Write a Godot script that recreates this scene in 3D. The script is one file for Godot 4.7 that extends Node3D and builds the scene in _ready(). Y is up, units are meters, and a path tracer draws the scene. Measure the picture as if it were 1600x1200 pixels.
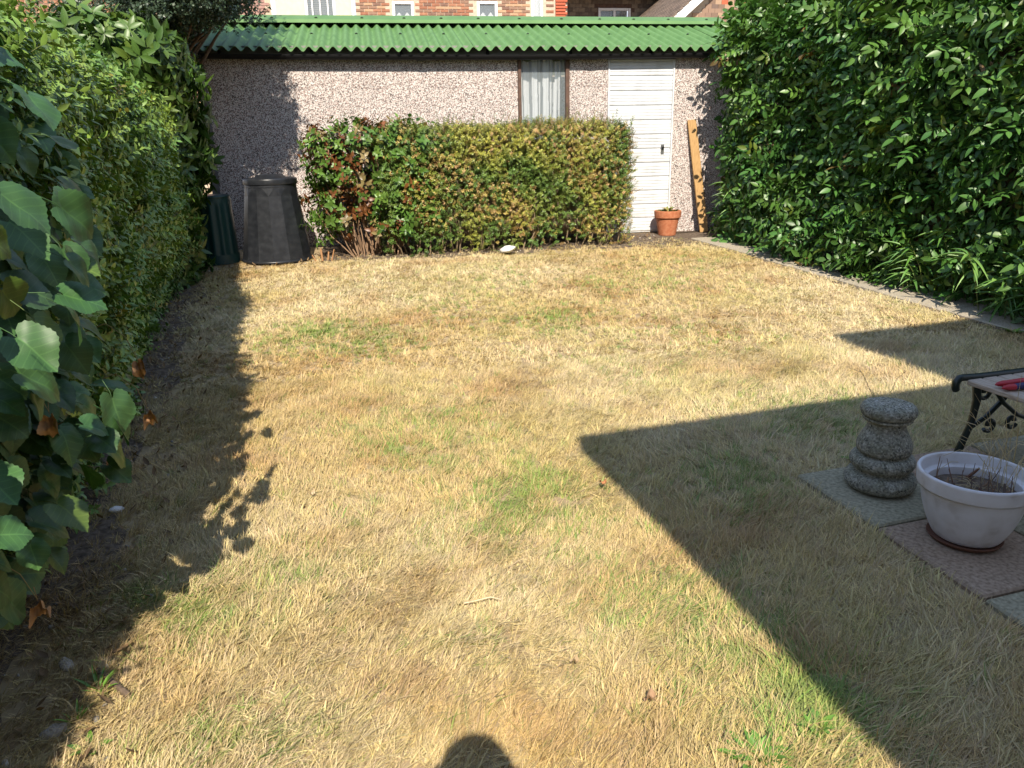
extends Node3D
# A back garden in dry summer: straw lawn, hedges, a pebbledashed garage, houses beyond.
# Own helper axes: x to the right along the garage, y up, d metres of depth away from the photographer (d = -z).

const SLOPE := 0.038
const GARAGE_D := 9.205
const GU := Vector2(0.9914, 0.1305)     # garden's own right axis in (x, d)
const GW := Vector2(-0.1305, 0.9914)    # garden's own depth axis in (x, d)

var rng := RandomNumberGenerator.new()
var soft := FastNoiseLite.new()
var fine := FastNoiseLite.new()
var M := {}
var taken := {}

# ---------------------------------------------------------------- small helpers
func P(x: float, y: float, d: float) -> Vector3:
	return Vector3(x, y, -d)

func gy(x: float, d: float) -> float:
	var h := SLOPE * (clampf(d, -1.5, GARAGE_D) - GARAGE_D)
	if d > -3.0 and d < 9.0:
		h += 0.012 * soft.get_noise_2d(x * 90.0, d * 90.0)
	return h

func G(u: float, w: float, up := 0.0) -> Vector3:
	var x := u * GU.x + w * GW.x
	var d := u * GU.y + w * GW.y
	return Vector3(x, gy(x, d) + up, -d)

func rr(a: float, b: float) -> float:
	return rng.randf_range(a, b)

func lin(r: float, g: float, b: float) -> Color:
	return Color(r, g, b).linear_to_srgb()

func numbered(called: String) -> String:
	if not taken.has(called):
		taken[called] = 0
		return called
	taken[called] += 1
	return "%s_%03d" % [called, taken[called]]

func tag(o: Node, label := "", category := "", group := "", kind := "") -> Node:
	if label: o.set_meta("label", label)
	if category: o.set_meta("category", category)
	if group: o.set_meta("group", group)
	if kind: o.set_meta("kind", kind)
	return o

func thing(called: String, at: Vector3, label := "", category := "", group := "", kind := "") -> Node3D:
	var o := Node3D.new()
	o.name = numbered(called)
	add_child(o)
	o.position = at
	tag(o, label, category, group, kind)
	return o

func inst(called: String, mesh: Mesh, m: Material, parent: Node = self, xf := Transform3D.IDENTITY) -> MeshInstance3D:
	var o := MeshInstance3D.new()
	o.name = numbered(called) if parent == self else called
	o.mesh = mesh
	o.transform = xf
	if m: o.material_override = m
	o.cast_shadow = GeometryInstance3D.SHADOW_CASTING_SETTING_ON
	parent.add_child(o, true)
	return o

# ---------------------------------------------------------------- mesh builder
class MB:
	var v := PackedVector3Array()
	var n := PackedVector3Array()
	var c := PackedColorArray()
	var t := PackedVector2Array()
	var i := PackedInt32Array()
	var col := Color.WHITE

	func vert(p: Vector3, nn: Vector3, uv := Vector2.ZERO) -> int:
		v.append(p); n.append(nn); c.append(col); t.append(uv)
		return v.size() - 1

	func tri(a: int, b: int, d: int) -> void:
		var g := (v[b] - v[a]).cross(v[d] - v[a])
		if g.dot(n[a] + n[b] + n[d]) > 0.0:
			i.append(a); i.append(d); i.append(b)
		else:
			i.append(a); i.append(b); i.append(d)

	func flat(a: Vector3, b: Vector3, d: Vector3, out: Vector3) -> void:
		var g := (b - a).cross(d - a).normalized()
		if g.dot(out) < 0.0: g = -g
		tri(vert(a, g), vert(b, g), vert(d, g))

	func quad(a: Vector3, b: Vector3, e: Vector3, d: Vector3, out: Vector3) -> void:
		var g := (b - a).cross(d - a).normalized()
		if g.dot(out) < 0.0: g = -g
		var k := [vert(a, g, Vector2(0, 0)), vert(b, g, Vector2(1, 0)), vert(e, g, Vector2(1, 1)), vert(d, g, Vector2(0, 1))]
		tri(k[0], k[1], k[2]); tri(k[0], k[2], k[3])

	# box with chamfered edges when ch > 0; x is its own basis and centre
	func box(x: Transform3D, s: Vector3, ch := 0.0) -> void:
		var h := s * 0.5
		if ch <= 0.0:
			for ax in 3:
				for sg in [-1.0, 1.0]:
					var nn := Vector3.ZERO
					nn[ax] = sg
					var a1 := (ax + 1) % 3
					var a2 := (ax + 2) % 3
					var q: Array[Vector3] = []
					for k in [[-1, -1], [1, -1], [1, 1], [-1, 1]]:
						var p := Vector3.ZERO
						p[ax] = sg * h[ax]; p[a1] = k[0] * h[a1]; p[a2] = k[1] * h[a2]
						q.append(x * p)
					quad(q[0], q[1], q[2], q[3], x.basis * nn)
			return
		# chamfer: faces inset, edge strips, corner triangles
		var e := Vector3(h.x - ch, h.y - ch, h.z - ch)
		for ax in 3:
			var a1 := (ax + 1) % 3
			var a2 := (ax + 2) % 3
			for sg in [-1.0, 1.0]:
				var nn := Vector3.ZERO
				nn[ax] = sg
				var q: Array[Vector3] = []
				for k in [[-1, -1], [1, -1], [1, 1], [-1, 1]]:
					var p := Vector3.ZERO
					p[ax] = sg * h[ax]; p[a1] = k[0] * e[a1]; p[a2] = k[1] * e[a2]
					q.append(x * p)
				quad(q[0], q[1], q[2], q[3], x.basis * nn)
			for s1 in [-1.0, 1.0]:
				for s2 in [-1.0, 1.0]:
					var q2: Array[Vector3] = []
					for k in [[0, -1], [0, 1], [1, 1], [1, -1]]:
						var p := Vector3.ZERO
						p[ax] = k[1] * e[ax]
						p[a1] = s1 * (h[a1] if k[0] == 0 else e[a1])
						p[a2] = s2 * (e[a2] if k[0] == 0 else h[a2])
						q2.append(x * p)
					var o := Vector3.ZERO
					o[a1] = s1; o[a2] = s2
					quad(q2[0], q2[1], q2[2], q2[3], x.basis * o)
		for sx in [-1.0, 1.0]:
			for sy in [-1.0, 1.0]:
				for sz in [-1.0, 1.0]:
					flat(x * Vector3(sx * h.x, sy * e.y, sz * e.z), x * Vector3(sx * e.x, sy * h.y, sz * e.z), x * Vector3(sx * e.x, sy * e.y, sz * h.z), x.basis * Vector3(sx, sy, sz))

	func bx(x0: float, x1: float, y0: float, y1: float, d0: float, d1: float, ch := 0.0) -> void:
		box(Transform3D(Basis.IDENTITY, Vector3((x0 + x1) / 2, (y0 + y1) / 2, -(d0 + d1) / 2)), Vector3(absf(x1 - x0), absf(y1 - y0), absf(d1 - d0)), ch)

	func tube(pts: Array, rad: Array, sides := 6, squash := 1.0, cap := true) -> void:
		var prev_x := Vector3.ZERO
		var rows: Array = []
		for k in pts.size():
			var p: Vector3 = pts[k]
			var dir: Vector3 = (pts[mini(k + 1, pts.size() - 1)] - pts[maxi(k - 1, 0)])
			dir = dir.normalized()
			if prev_x == Vector3.ZERO:
				prev_x = dir.cross(Vector3.UP if absf(dir.y) < 0.9 else Vector3.RIGHT).normalized()
			var ax := (prev_x - dir * prev_x.dot(dir)).normalized()
			var ay := dir.cross(ax)
			prev_x = ax
			var row: Array[int] = []
			for s in sides:
				var a := TAU * s / sides
				var nn := ax * cos(a) + ay * sin(a) * squash
				row.append(vert(p + nn * rad[k], nn.normalized(), Vector2(float(s) / sides, float(k) / pts.size())))
			rows.append(row)
			if cap and (k == 0 or k == pts.size() - 1):
				var out: Vector3 = dir * (-1.0 if k == 0 else 1.0)
				var mid := vert(p, out)
				var ring: Array[int] = []
				for s in sides:
					ring.append(vert(v[row[s]], out))
				for s in sides:
					tri(mid, ring[s], ring[(s + 1) % sides])
		for k in rows.size() - 1:
			for s in sides:
				var s2 := (s + 1) % sides
				tri(rows[k][s], rows[k][s2], rows[k + 1][s2])
				tri(rows[k][s], rows[k + 1][s2], rows[k + 1][s])

	# profile: Array of Vector2(radius, height), bottom to top or round; smooth normals unless hard
	func lathe(x: Transform3D, prof: Array, sides := 32, wob := 0.0) -> void:
		var rows: Array = []
		for k in prof.size():
			var a: Vector2 = prof[maxi(k - 1, 0)]
			var b: Vector2 = prof[mini(k + 1, prof.size() - 1)]
			var tg := (b - a).normalized()
			var nr := Vector2(tg.y, -tg.x)
			var row: Array[int] = []
			for s in sides + 1:
				var an := TAU * s / sides
				var r: float = prof[k].x * (1.0 + wob * sin(an * 3.0 + k) * 0.5 + wob * sin(an * 7.0 - k * 0.7) * 0.3)
				row.append(vert(x * Vector3(cos(an) * r, prof[k].y, sin(an) * r), x.basis * Vector3(cos(an) * nr.x, nr.y, sin(an) * nr.x), Vector2(float(s) / sides, float(k) / prof.size())))
			rows.append(row)
		for k in rows.size() - 1:
			for s in sides:
				tri(rows[k][s], rows[k][s + 1], rows[k + 1][s + 1])
				tri(rows[k][s], rows[k + 1][s + 1], rows[k + 1][s])

	# a leaf from the origin along +Y, facing +Z
	func leaf(x: Transform3D, L: float, W: float, fold := 0.25, curl := 0.25, seg := 4, sharp := 0.85) -> void:
		var rows: Array = []
		for k in seg + 1:
			var tt := float(k) / seg
			var hw := W * 0.5 * pow(maxf(sin(PI * pow(tt, sharp)), 0.0), 0.8)
			if k == seg: hw = 0.0
			var yy := L * tt
			var zz := -curl * L * tt * tt
			var dy := 2.0 * curl * tt
			var row: Array[int] = []
			for sx in [-1.0, 0.0, 1.0]:
				var nn := Vector3(-fold * sx, dy, 1.0).normalized()
				row.append(vert(x * Vector3(sx * hw, yy, zz + fold * hw * absf(sx)), x.basis * nn, Vector2(0.5 + 0.5 * sx * hw / (W * 0.5), tt)))
			rows.append(row)
		for k in seg:
			for s in 2:
				tri(rows[k][s], rows[k][s + 1], rows[k + 1][s + 1])
				if k < seg - 1:
					tri(rows[k][s], rows[k + 1][s + 1], rows[k + 1][s])

	func mesh() -> ArrayMesh:
		var a := []
		a.resize(Mesh.ARRAY_MAX)
		a[Mesh.ARRAY_VERTEX] = v
		a[Mesh.ARRAY_NORMAL] = n
		a[Mesh.ARRAY_COLOR] = c
		a[Mesh.ARRAY_TEX_UV] = t
		a[Mesh.ARRAY_INDEX] = i
		var m := ArrayMesh.new()
		m.add_surface_from_arrays(Mesh.PRIMITIVE_TRIANGLES, a)
		return m

func T(at: Vector3, rot := Vector3.ZERO, sc := 1.0) -> Transform3D:
	return Transform3D(Basis.from_euler(rot).scaled(Vector3.ONE * sc), at)

# basis whose +Y runs along dir and whose +Z faces as near to face as it can
func aim(dir: Vector3, face: Vector3) -> Basis:
	var y := dir.normalized()
	var x := y.cross(face)
	if x.length() < 0.01: x = y.cross(Vector3(0.3, 0.8, 0.5))
	x = x.normalized()
	return Basis(x, y, x.cross(y))

# ---------------------------------------------------------------- textures and materials
func ramp_tex(size: int, freq: float, kind: int, cols: Array, oct := 4, sd := 1, cell := -1) -> ImageTexture:
	var f := FastNoiseLite.new()
	f.noise_type = kind
	f.frequency = freq
	f.seed = sd
	f.fractal_octaves = oct
	if cell >= 0:
		f.cellular_return_type = cell
		f.fractal_type = FastNoiseLite.FRACTAL_NONE
	var im: Image = f.get_image(size, size) if cell >= 0 else f.get_seamless_image(size, size)
	im.convert(Image.FORMAT_L8)
	var src := im.get_data()
	var lut := PackedByteArray()
	for k in 256:
		var x := float(k) / 255.0 * (cols.size() - 1)
		var a: Color = cols[int(floor(x))]
		var b: Color = cols[mini(int(floor(x)) + 1, cols.size() - 1)]
		var q: Color = a.lerp(b, x - floor(x)) if cell < 0 else cols[clampi(int(round(x)), 0, cols.size() - 1)]
		lut.append(int(clampf(q.r, 0, 1) * 255)); lut.append(int(clampf(q.g, 0, 1) * 255)); lut.append(int(clampf(q.b, 0, 1) * 255))
	var out := PackedByteArray()
	out.resize(src.size() * 3)
	for k in src.size():
		var j := src[k] * 3
		out[k * 3] = lut[j]; out[k * 3 + 1] = lut[j + 1]; out[k * 3 + 2] = lut[j + 2]
	return ImageTexture.create_from_image(Image.create_from_data(size, size, false, Image.FORMAT_RGB8, out))

func mat(c: Color, rough := 0.8, metal := 0.0) -> StandardMaterial3D:
	var m := StandardMaterial3D.new()
	m.albedo_color = c
	m.roughness = rough
	m.metallic = metal
	return m

func tri_mat(tex: Texture2D, metres: float, rough := 0.85, bump: Texture2D = null, cm := 0.2, world := true) -> StandardMaterial3D:
	var m := StandardMaterial3D.new()
	m.albedo_texture = tex
	m.roughness = rough
	m.uv1_triplanar = true
	m.uv1_world_triplanar = world
	m.uv1_scale = Vector3.ONE / metres
	if bump:
		m.heightmap_enabled = true
		m.heightmap_texture = bump
		m.heightmap_scale = cm
	return m

func leaf_mat(rough := 0.45, back := 0.5) -> StandardMaterial3D:
	var m := StandardMaterial3D.new()
	m.vertex_color_use_as_albedo = true
	m.roughness = rough
	m.cull_mode = BaseMaterial3D.CULL_DISABLED
	m.backlight_enabled = true
	m.backlight = Color(back * 0.9, back, back * 0.35)
	return m

# pale midrib and side veins on white, to multiply the leaf's own colour
func vein_tex(pairs: int) -> ImageTexture:
	var w := 96
	var h := 160
	var im := Image.create(w, h, false, Image.FORMAT_RGB8)
	for y in h:
		for x in w:
			var fx := absf((x + 0.5) / w - 0.5) * 2.0
			var fy := 1.0 - (y + 0.5) / h
			var a := fposmod((fy - fx * 0.28) * pairs, 1.0)
			var line := maxf(1.0 - fx / 0.05, 0.0)
			line = maxf(line, 0.6 * maxf(1.0 - absf(a - 0.5) / 0.1, 0.0))
			var g := 0.80 + 0.2 * line + 0.05 * fine.get_noise_2d(x * 6.0, y * 6.0)
			im.set_pixel(x, y, Color(g * (0.94 + 0.06 * line), g, g * 0.95))
	return ImageTexture.create_from_image(im)

func make_materials() -> void:
	var SX := FastNoiseLite.TYPE_SIMPLEX_SMOOTH
	var CL := FastNoiseLite.TYPE_CELLULAR
	var grit := ramp_tex(256, 0.09, SX, [Color.BLACK, Color.WHITE], 4, 5)
	var pebble_cols := [lin(.06, .052, .05), lin(.70, .66, .63), lin(.29, .205, .175), lin(.64, .575, .545), lin(.10, .088, .086), lin(.56, .51, .48), lin(.40, .295, .26), lin(.72, .69, .66), lin(.155, .125, .115), lin(.49, .385, .355), lin(.66, .62, .58), lin(.22, .16, .145)]
	var peb := ramp_tex(1024, 0.115, CL, pebble_cols, 1, 11, FastNoiseLite.RETURN_CELL_VALUE)
	var pebh := ramp_tex(1024, 0.115, CL, [Color.WHITE, Color(.6, .6, .6), Color.BLACK], 1, 11, FastNoiseLite.RETURN_DISTANCE)
	M.pebble = tri_mat(peb, 0.84, 0.85, pebh, 0.35)
	M.concrete = tri_mat(ramp_tex(256, 0.03, SX, [lin(.14, .135, .12), lin(.25, .24, .215), lin(.30, .29, .26)], 5, 3), 0.9, 0.9, grit, 0.15)
	M.dark_post = tri_mat(ramp_tex(128, 0.05, SX, [lin(.10, .095, .09), lin(.2, .19, .18)], 4, 3), 0.5, 0.9)
	M.roof = tri_mat(ramp_tex(512, 0.02, SX, [lin(.06, .14, .038), lin(.095, .205, .058), lin(.125, .245, .078), lin(.088, .19, .055)], 5, 21), 2.3, 0.62, grit, 0.03)
	M.roof_cap = tri_mat(ramp_tex(256, 0.02, SX, [lin(.085, .185, .052), lin(.12, .23, .075)], 4, 22), 1.7, 0.55)
	M.gutter = mat(lin(.010, .010, .011), 0.5)
	M.gutter.metallic_specular = 0.3
	M.bolt = mat(lin(.05, .09, .045), 0.5)
	M.white_metal = tri_mat(ramp_tex(256, 0.02, SX, [lin(.50, .51, .51), lin(.63, .65, .67), lin(.67, .69, .71)], 5, 9), 1.1, 0.42)
	M.fascia = mat(lin(.20, .19, .18), 0.7)
	M.timber_dark = tri_mat(ramp_tex(128, 0.04, SX, [lin(.06, .035, .025), lin(.15, .085, .06)], 4, 4), 0.6, 0.8)
	var glass := mat(Color(0.75, 0.8, 0.82, 0.14), 0.05)
	glass.transparency = BaseMaterial3D.TRANSPARENCY_ALPHA
	M.glass = glass
	var net := mat(lin(.62, .64, .66), 0.9)
	net.backlight_enabled = true
	net.backlight = Color(.4, .4, .4)
	net.cull_mode = BaseMaterial3D.CULL_DISABLED
	M.net = net
	M.chrome = mat(lin(.45, .45, .46), 0.35, 0.9)
	M.black_plastic = tri_mat(ramp_tex(256, 0.03, SX, [lin(.009, .010, .0125), lin(.016, .018, .022), lin(.030, .032, .036)], 5, 31), 0.7, 0.34)
	M.green_plastic = mat(lin(.008, .042, .038), 0.4)
	M.terracotta = tri_mat(ramp_tex(256, 0.03, SX, [lin(.32, .10, .045), lin(.44, .155, .07), lin(.50, .24, .14)], 5, 33), 0.35, 0.85)
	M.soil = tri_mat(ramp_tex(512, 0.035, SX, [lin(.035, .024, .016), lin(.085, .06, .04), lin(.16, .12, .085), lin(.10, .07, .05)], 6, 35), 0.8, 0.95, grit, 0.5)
	M.ground = tri_mat(ramp_tex(1024, 0.02, SX, [lin(.15, .11, .06), lin(.27, .20, .11), lin(.38, .29, .165), lin(.24, .175, .10)], 7, 36), 2.3, 0.95, grit, 0.4)
	var wood_cols := [lin(.27, .145, .05), lin(.42, .25, .095), lin(.50, .32, .135)]
	M.plank = tri_mat(ramp_tex(256, 0.025, SX, wood_cols, 5, 41), 0.5, 0.7, null, 0.0, false)
	M.plank.uv1_scale = Vector3(14, 1.4, 14)
	M.slat = tri_mat(ramp_tex(256, 0.03, SX, [lin(.27, .20, .145), lin(.45, .36, .275), lin(.54, .45, .36)], 5, 42), 0.5, 0.75, grit, 0.08, false)
	M.slat.uv1_scale = Vector3(16, 16, 1.5)
	M.iron = mat(lin(.006, .014, .011), 0.35)
	M.white_pot = tri_mat(ramp_tex(256, 0.02, SX, [lin(.36, .31, .27), lin(.60, .57, .57), lin(.68, .66, .68), lin(.72, .70, .72)], 6, 43), 0.6, 0.5)
	var gran := ramp_tex(512, 0.16, CL, [lin(.05, .05, .045), lin(.31, .29, .25), lin(.22, .21, .18), lin(.46, .44, .40), lin(.10, .095, .085), lin(.34, .32, .27), lin(.26, .25, .20), lin(.52, .50, .46), lin(.30, .28, .23), lin(.15, .14, .12)], 1, 51, FastNoiseLite.RETURN_CELL_VALUE)
	M.granite = tri_mat(gran, 0.42, 0.92, grit, 0.25)
	M.granite.detail_enabled = true
	M.granite.detail_blend_mode = BaseMaterial3D.BLEND_MODE_MUL
	M.granite.detail_albedo = ramp_tex(256, 0.02, SX, [lin(.5, .52, .40), lin(.8, .8, .72), Color.WHITE], 6, 52)
	for e in [["slab_grey", [lin(.12, .105, .06), lin(.22, .195, .125), lin(.29, .26, .175), lin(.35, .315, .215), lin(.47, .43, .31)]], ["slab_pink", [lin(.13, .09, .055), lin(.27, .19, .13), lin(.35, .255, .18), lin(.47, .36, .27)]], ["slab_path", [lin(.16, .135, .095), lin(.30, .26, .195), lin(.40, .355, .275), lin(.52, .47, .37)]]]:
		M[e[0]] = tri_mat(ramp_tex(1024, 0.05, SX, e[1], 6, 60 + M.size()), 1.0, 0.92, grit, 0.3)
	M.stone = tri_mat(ramp_tex(128, 0.04, SX, [lin(.30, .26, .21), lin(.42, .38, .32)], 5, 61), 0.2, 0.9, grit, 0.3)
	M.white_stone = tri_mat(ramp_tex(128, 0.03, SX, [lin(.45, .44, .41), lin(.78, .77, .74), lin(.82, .81, .79)], 5, 62), 0.25, 0.8)
	M.bark = tri_mat(ramp_tex(256, 0.04, SX, [lin(.05, .035, .025), lin(.13, .09, .06), lin(.19, .14, .10)], 5, 63), 0.3, 0.9, grit, 0.4)
	M.core = tri_mat(ramp_tex(256, 0.06, SX, [lin(.09, .065, .04), lin(.17, .13, .085), lin(.13, .115, .06)], 5, 64), 0.35, 0.95, grit, 1.5)
	M.vcol = mat(Color.WHITE, 0.85)
	M.vcol.vertex_color_use_as_albedo = true
	M.render_wall = tri_mat(ramp_tex(256, 0.03, SX, [lin(.38, .35, .29), lin(.50, .46, .39)], 5, 71), 1.5, 0.9)
	M.cream = tri_mat(ramp_tex(256, 0.03, SX, [lin(.66, .59, .38), lin(.74, .67, .45)], 5, 72), 1.5, 0.85)
	M.mortar = tri_mat(ramp_tex(128, 0.05, SX, [lin(.42, .34, .26), lin(.55, .47, .37)], 4, 73), 0.6, 0.95)
	M.upvc = mat(lin(.78, .79, .80), 0.3)
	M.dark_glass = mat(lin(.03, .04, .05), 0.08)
	M.blue = mat(lin(.018, .022, .10), 0.4)
	M.red = mat(lin(.42, .02, .035), 0.4)
	M.grass = mat(Color.WHITE, 0.7)
	M.grass.vertex_color_use_as_albedo = true
	M.grass.cull_mode = BaseMaterial3D.CULL_DISABLED
	M.grass.backlight_enabled = true
	M.grass.backlight = Color(.35, .35, .3)
	M.leaf = leaf_mat(0.42, 0.5)
	M.leaf_gloss = leaf_mat(0.33, 0.5)
	M.leaf_vein = leaf_mat(0.42, 0.55)
	M.leaf_vein.albedo_texture = vein_tex(9)
	M.leaf_vine = leaf_mat(0.5, 0.6)
	M.leaf_vine.albedo_texture = vein_tex(7)
	M.dead_leaf = leaf_mat(0.8, 0.5)

# ---------------------------------------------------------------- foliage
# a sprig: leaves as [transform, length, width]; returned with the mesh that joins them
func sprig(kind: String, sd: int) -> Dictionary:
	rng.seed = sd
	var lv: Array = []
	var tw: Array = []
	var fold := 0.25
	var curl := 0.25
	var sharp := 0.85
	var seg := 4
	var L := 0.1
	var trad := 0.0012
	match kind:
		"compound":   # a rachis with opposite leaflets
			L = 0.2
			for k in 4:
				var y := 0.05 + 0.045 * k
				for s in [-1.0, 1.0]:
					var dir := Vector3(s * rr(0.8, 1.0), rr(0.25, 0.5), rr(-0.35, 0.05))
					lv.append([Transform3D(aim(dir, Vector3(rr(-.3, .3), rr(-.3, .3), 1)), Vector3(0, y, -0.12 * y * y * 10)), rr(0.055, 0.075), rr(0.026, 0.034)])
			lv.append([Transform3D(aim(Vector3(rr(-.2, .2), 1, -.6), Vector3(0, 0, 1)), Vector3(0, 0.21, -0.05)), 0.08, 0.036])
			fold = 0.22; curl = 0.22; sharp = 0.72
		"privet":
			L = 0.09
			for k in 5:
				var y := 0.012 + 0.018 * k
				for s in [-1.0, 1.0]:
					var a := (k % 2) * PI * 0.5 + rr(-.3, .3)
					var dir := Vector3(s * cos(a), rr(0.5, 0.9), s * sin(a))
					lv.append([Transform3D(aim(dir, Vector3(0, 1, 0)), Vector3(0, y, 0)), rr(0.034, 0.05), rr(0.015, 0.021)])
			fold = 0.3; curl = 0.2
			seg = 3
		"box":
			L = 0.085
			for k in 8:
				var y := 0.008 + 0.011 * k
				for s in [-1.0, 1.0]:
					var a := k * 1.3 + rr(-.3, .3)
					var dir := Vector3(s * cos(a), rr(0.4, 0.9), s * sin(a))
					lv.append([Transform3D(aim(dir, Vector3(0, 1, 0)), Vector3(0, y, 0)), rr(0.015, 0.023), rr(0.008, 0.012)])
			seg = 2; trad = 0.0014
		"shrub":
			L = 0.15
			for k in 4:
				var y := 0.03 + 0.035 * k
				for s in [-1.0, 1.0]:
					var a := (k % 2) * PI * 0.5 + rr(-.4, .4)
					var dir := Vector3(s * cos(a), rr(0.2, 0.7), s * sin(a))
					lv.append([Transform3D(aim(dir, Vector3(0, 1, 0.2)), Vector3(0, y, 0)), rr(0.05, 0.075), rr(0.028, 0.038)])
			trad = 0.002; sharp = 0.75
		"laurel":
			L = 0.12
			for k in 8:
				var a := k * 2.4 + rr(-.3, .3)
				var dir := Vector3(cos(a), rr(-0.1, 0.7), sin(a))
				lv.append([Transform3D(aim(dir, Vector3(0, 1, 0)), Vector3(0, 0.03 + 0.011 * k, 0)), rr(0.11, 0.16), rr(0.036, 0.05)])
			fold = 0.3; curl = 0.3; trad = 0.003
		"gum":
			L = 0.15
			for k in 14:
				var a := k * 2.4
				var dir := Vector3(cos(a), rr(0.1, 0.8), sin(a))
				lv.append([Transform3D(aim(dir, Vector3(rr(-1, 1), 1, rr(-1, 1))), Vector3(0, 0.01 * k + 0.01, 0)), rr(0.022, 0.036), rr(0.016, 0.026)])
			seg = 2; trad = 0.0018; sharp = 1.0; fold = 0.15; curl = 0.1
		"bamboo":
			L = 0.12
			for k in 6:
				var a := k * 2.2 + rr(-.4, .4)
				var dir := Vector3(cos(a), rr(0.3, 1.0), sin(a) * 0.8)
				lv.append([Transform3D(aim(dir, Vector3(0, 1, 0.3)), Vector3(0, 0.02 * k, 0)), rr(0.12, 0.2), rr(0.013, 0.02)])
			fold = 0.3; curl = 0.35; seg = 5; sharp = 0.6
	var b := MB.new()
	b.col = Color(0.75, 0.55, 0.6)
	b.tube([Vector3.ZERO, Vector3(0, L * 0.5, 0.002), Vector3(0, L, -0.01)], [trad, trad, trad * 0.6], 3, 1.0, false)
	var leafm: Array = []
	for e in lv:
		var g := rr(0.8, 1.15)
		b.col = Color(g * rr(0.92, 1.1), g, g * rr(0.85, 1.1))
		b.leaf(e[0], e[1], e[2], fold, curl * rr(0.3, 1.5), seg, sharp)
	for k in 3:
		var one := MB.new()
		one.leaf(Transform3D.IDENTITY, 1.0, 0.5, fold, curl * (0.4 + 0.5 * k), maxi(seg, 4), sharp)
		leafm.append(one.mesh())
	return {"mesh": b.mesh(), "leaves": lv, "leaf": leafm}

func multi(called: String, parent: Node, mesh: Mesh, m: Material, xfs: Array, cols: Array, kind := "stuff") -> MultiMeshInstance3D:
	var mm := MultiMesh.new()
	mm.transform_format = MultiMesh.TRANSFORM_3D
	mm.use_colors = true
	mm.mesh = mesh
	mm.instance_count = xfs.size()
	for k in xfs.size():
		mm.set_instance_transform(k, xfs[k])
		mm.set_instance_color(k, cols[k])
	var o := MultiMeshInstance3D.new()
	o.name = called if parent != self else numbered(called)
	o.multimesh = mm
	o.material_override = m
	parent.add_child(o, true)
	if kind: o.set_meta("kind", kind)
	return o

# point and outward normal on a rounded block of half size h, skipping its underside; f picks what share of each face is used
func on_block(h: Vector3, r: float, share := [1.0, 1.0, 1.0, 1.0, 1.0]) -> Array:
	var ar := [h.y * h.z * share[0], h.y * h.z * share[1], h.x * h.z * share[2], h.x * h.y * share[3], h.x * h.y * share[4]]
	var tot := 0.0
	for a in ar: tot += a
	var q := rng.randf() * tot
	var f := 0
	while f < 4 and q > ar[f]:
		q -= ar[f]
		f += 1
	var p := Vector3(rr(-h.x, h.x), rr(-h.y, h.y), rr(-h.z, h.z))
	match f:
		0: p.x = -h.x
		1: p.x = h.x
		2: p.y = h.y
		3: p.z = -h.z
		4: p.z = h.z
	var inner := Vector3(clampf(p.x, -h.x + r, h.x - r), clampf(p.y, -h.y, h.y - r), clampf(p.z, -h.z + r, h.z - r))
	var n := (p - inner).normalized()
	return [inner + n * r, n]

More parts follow.
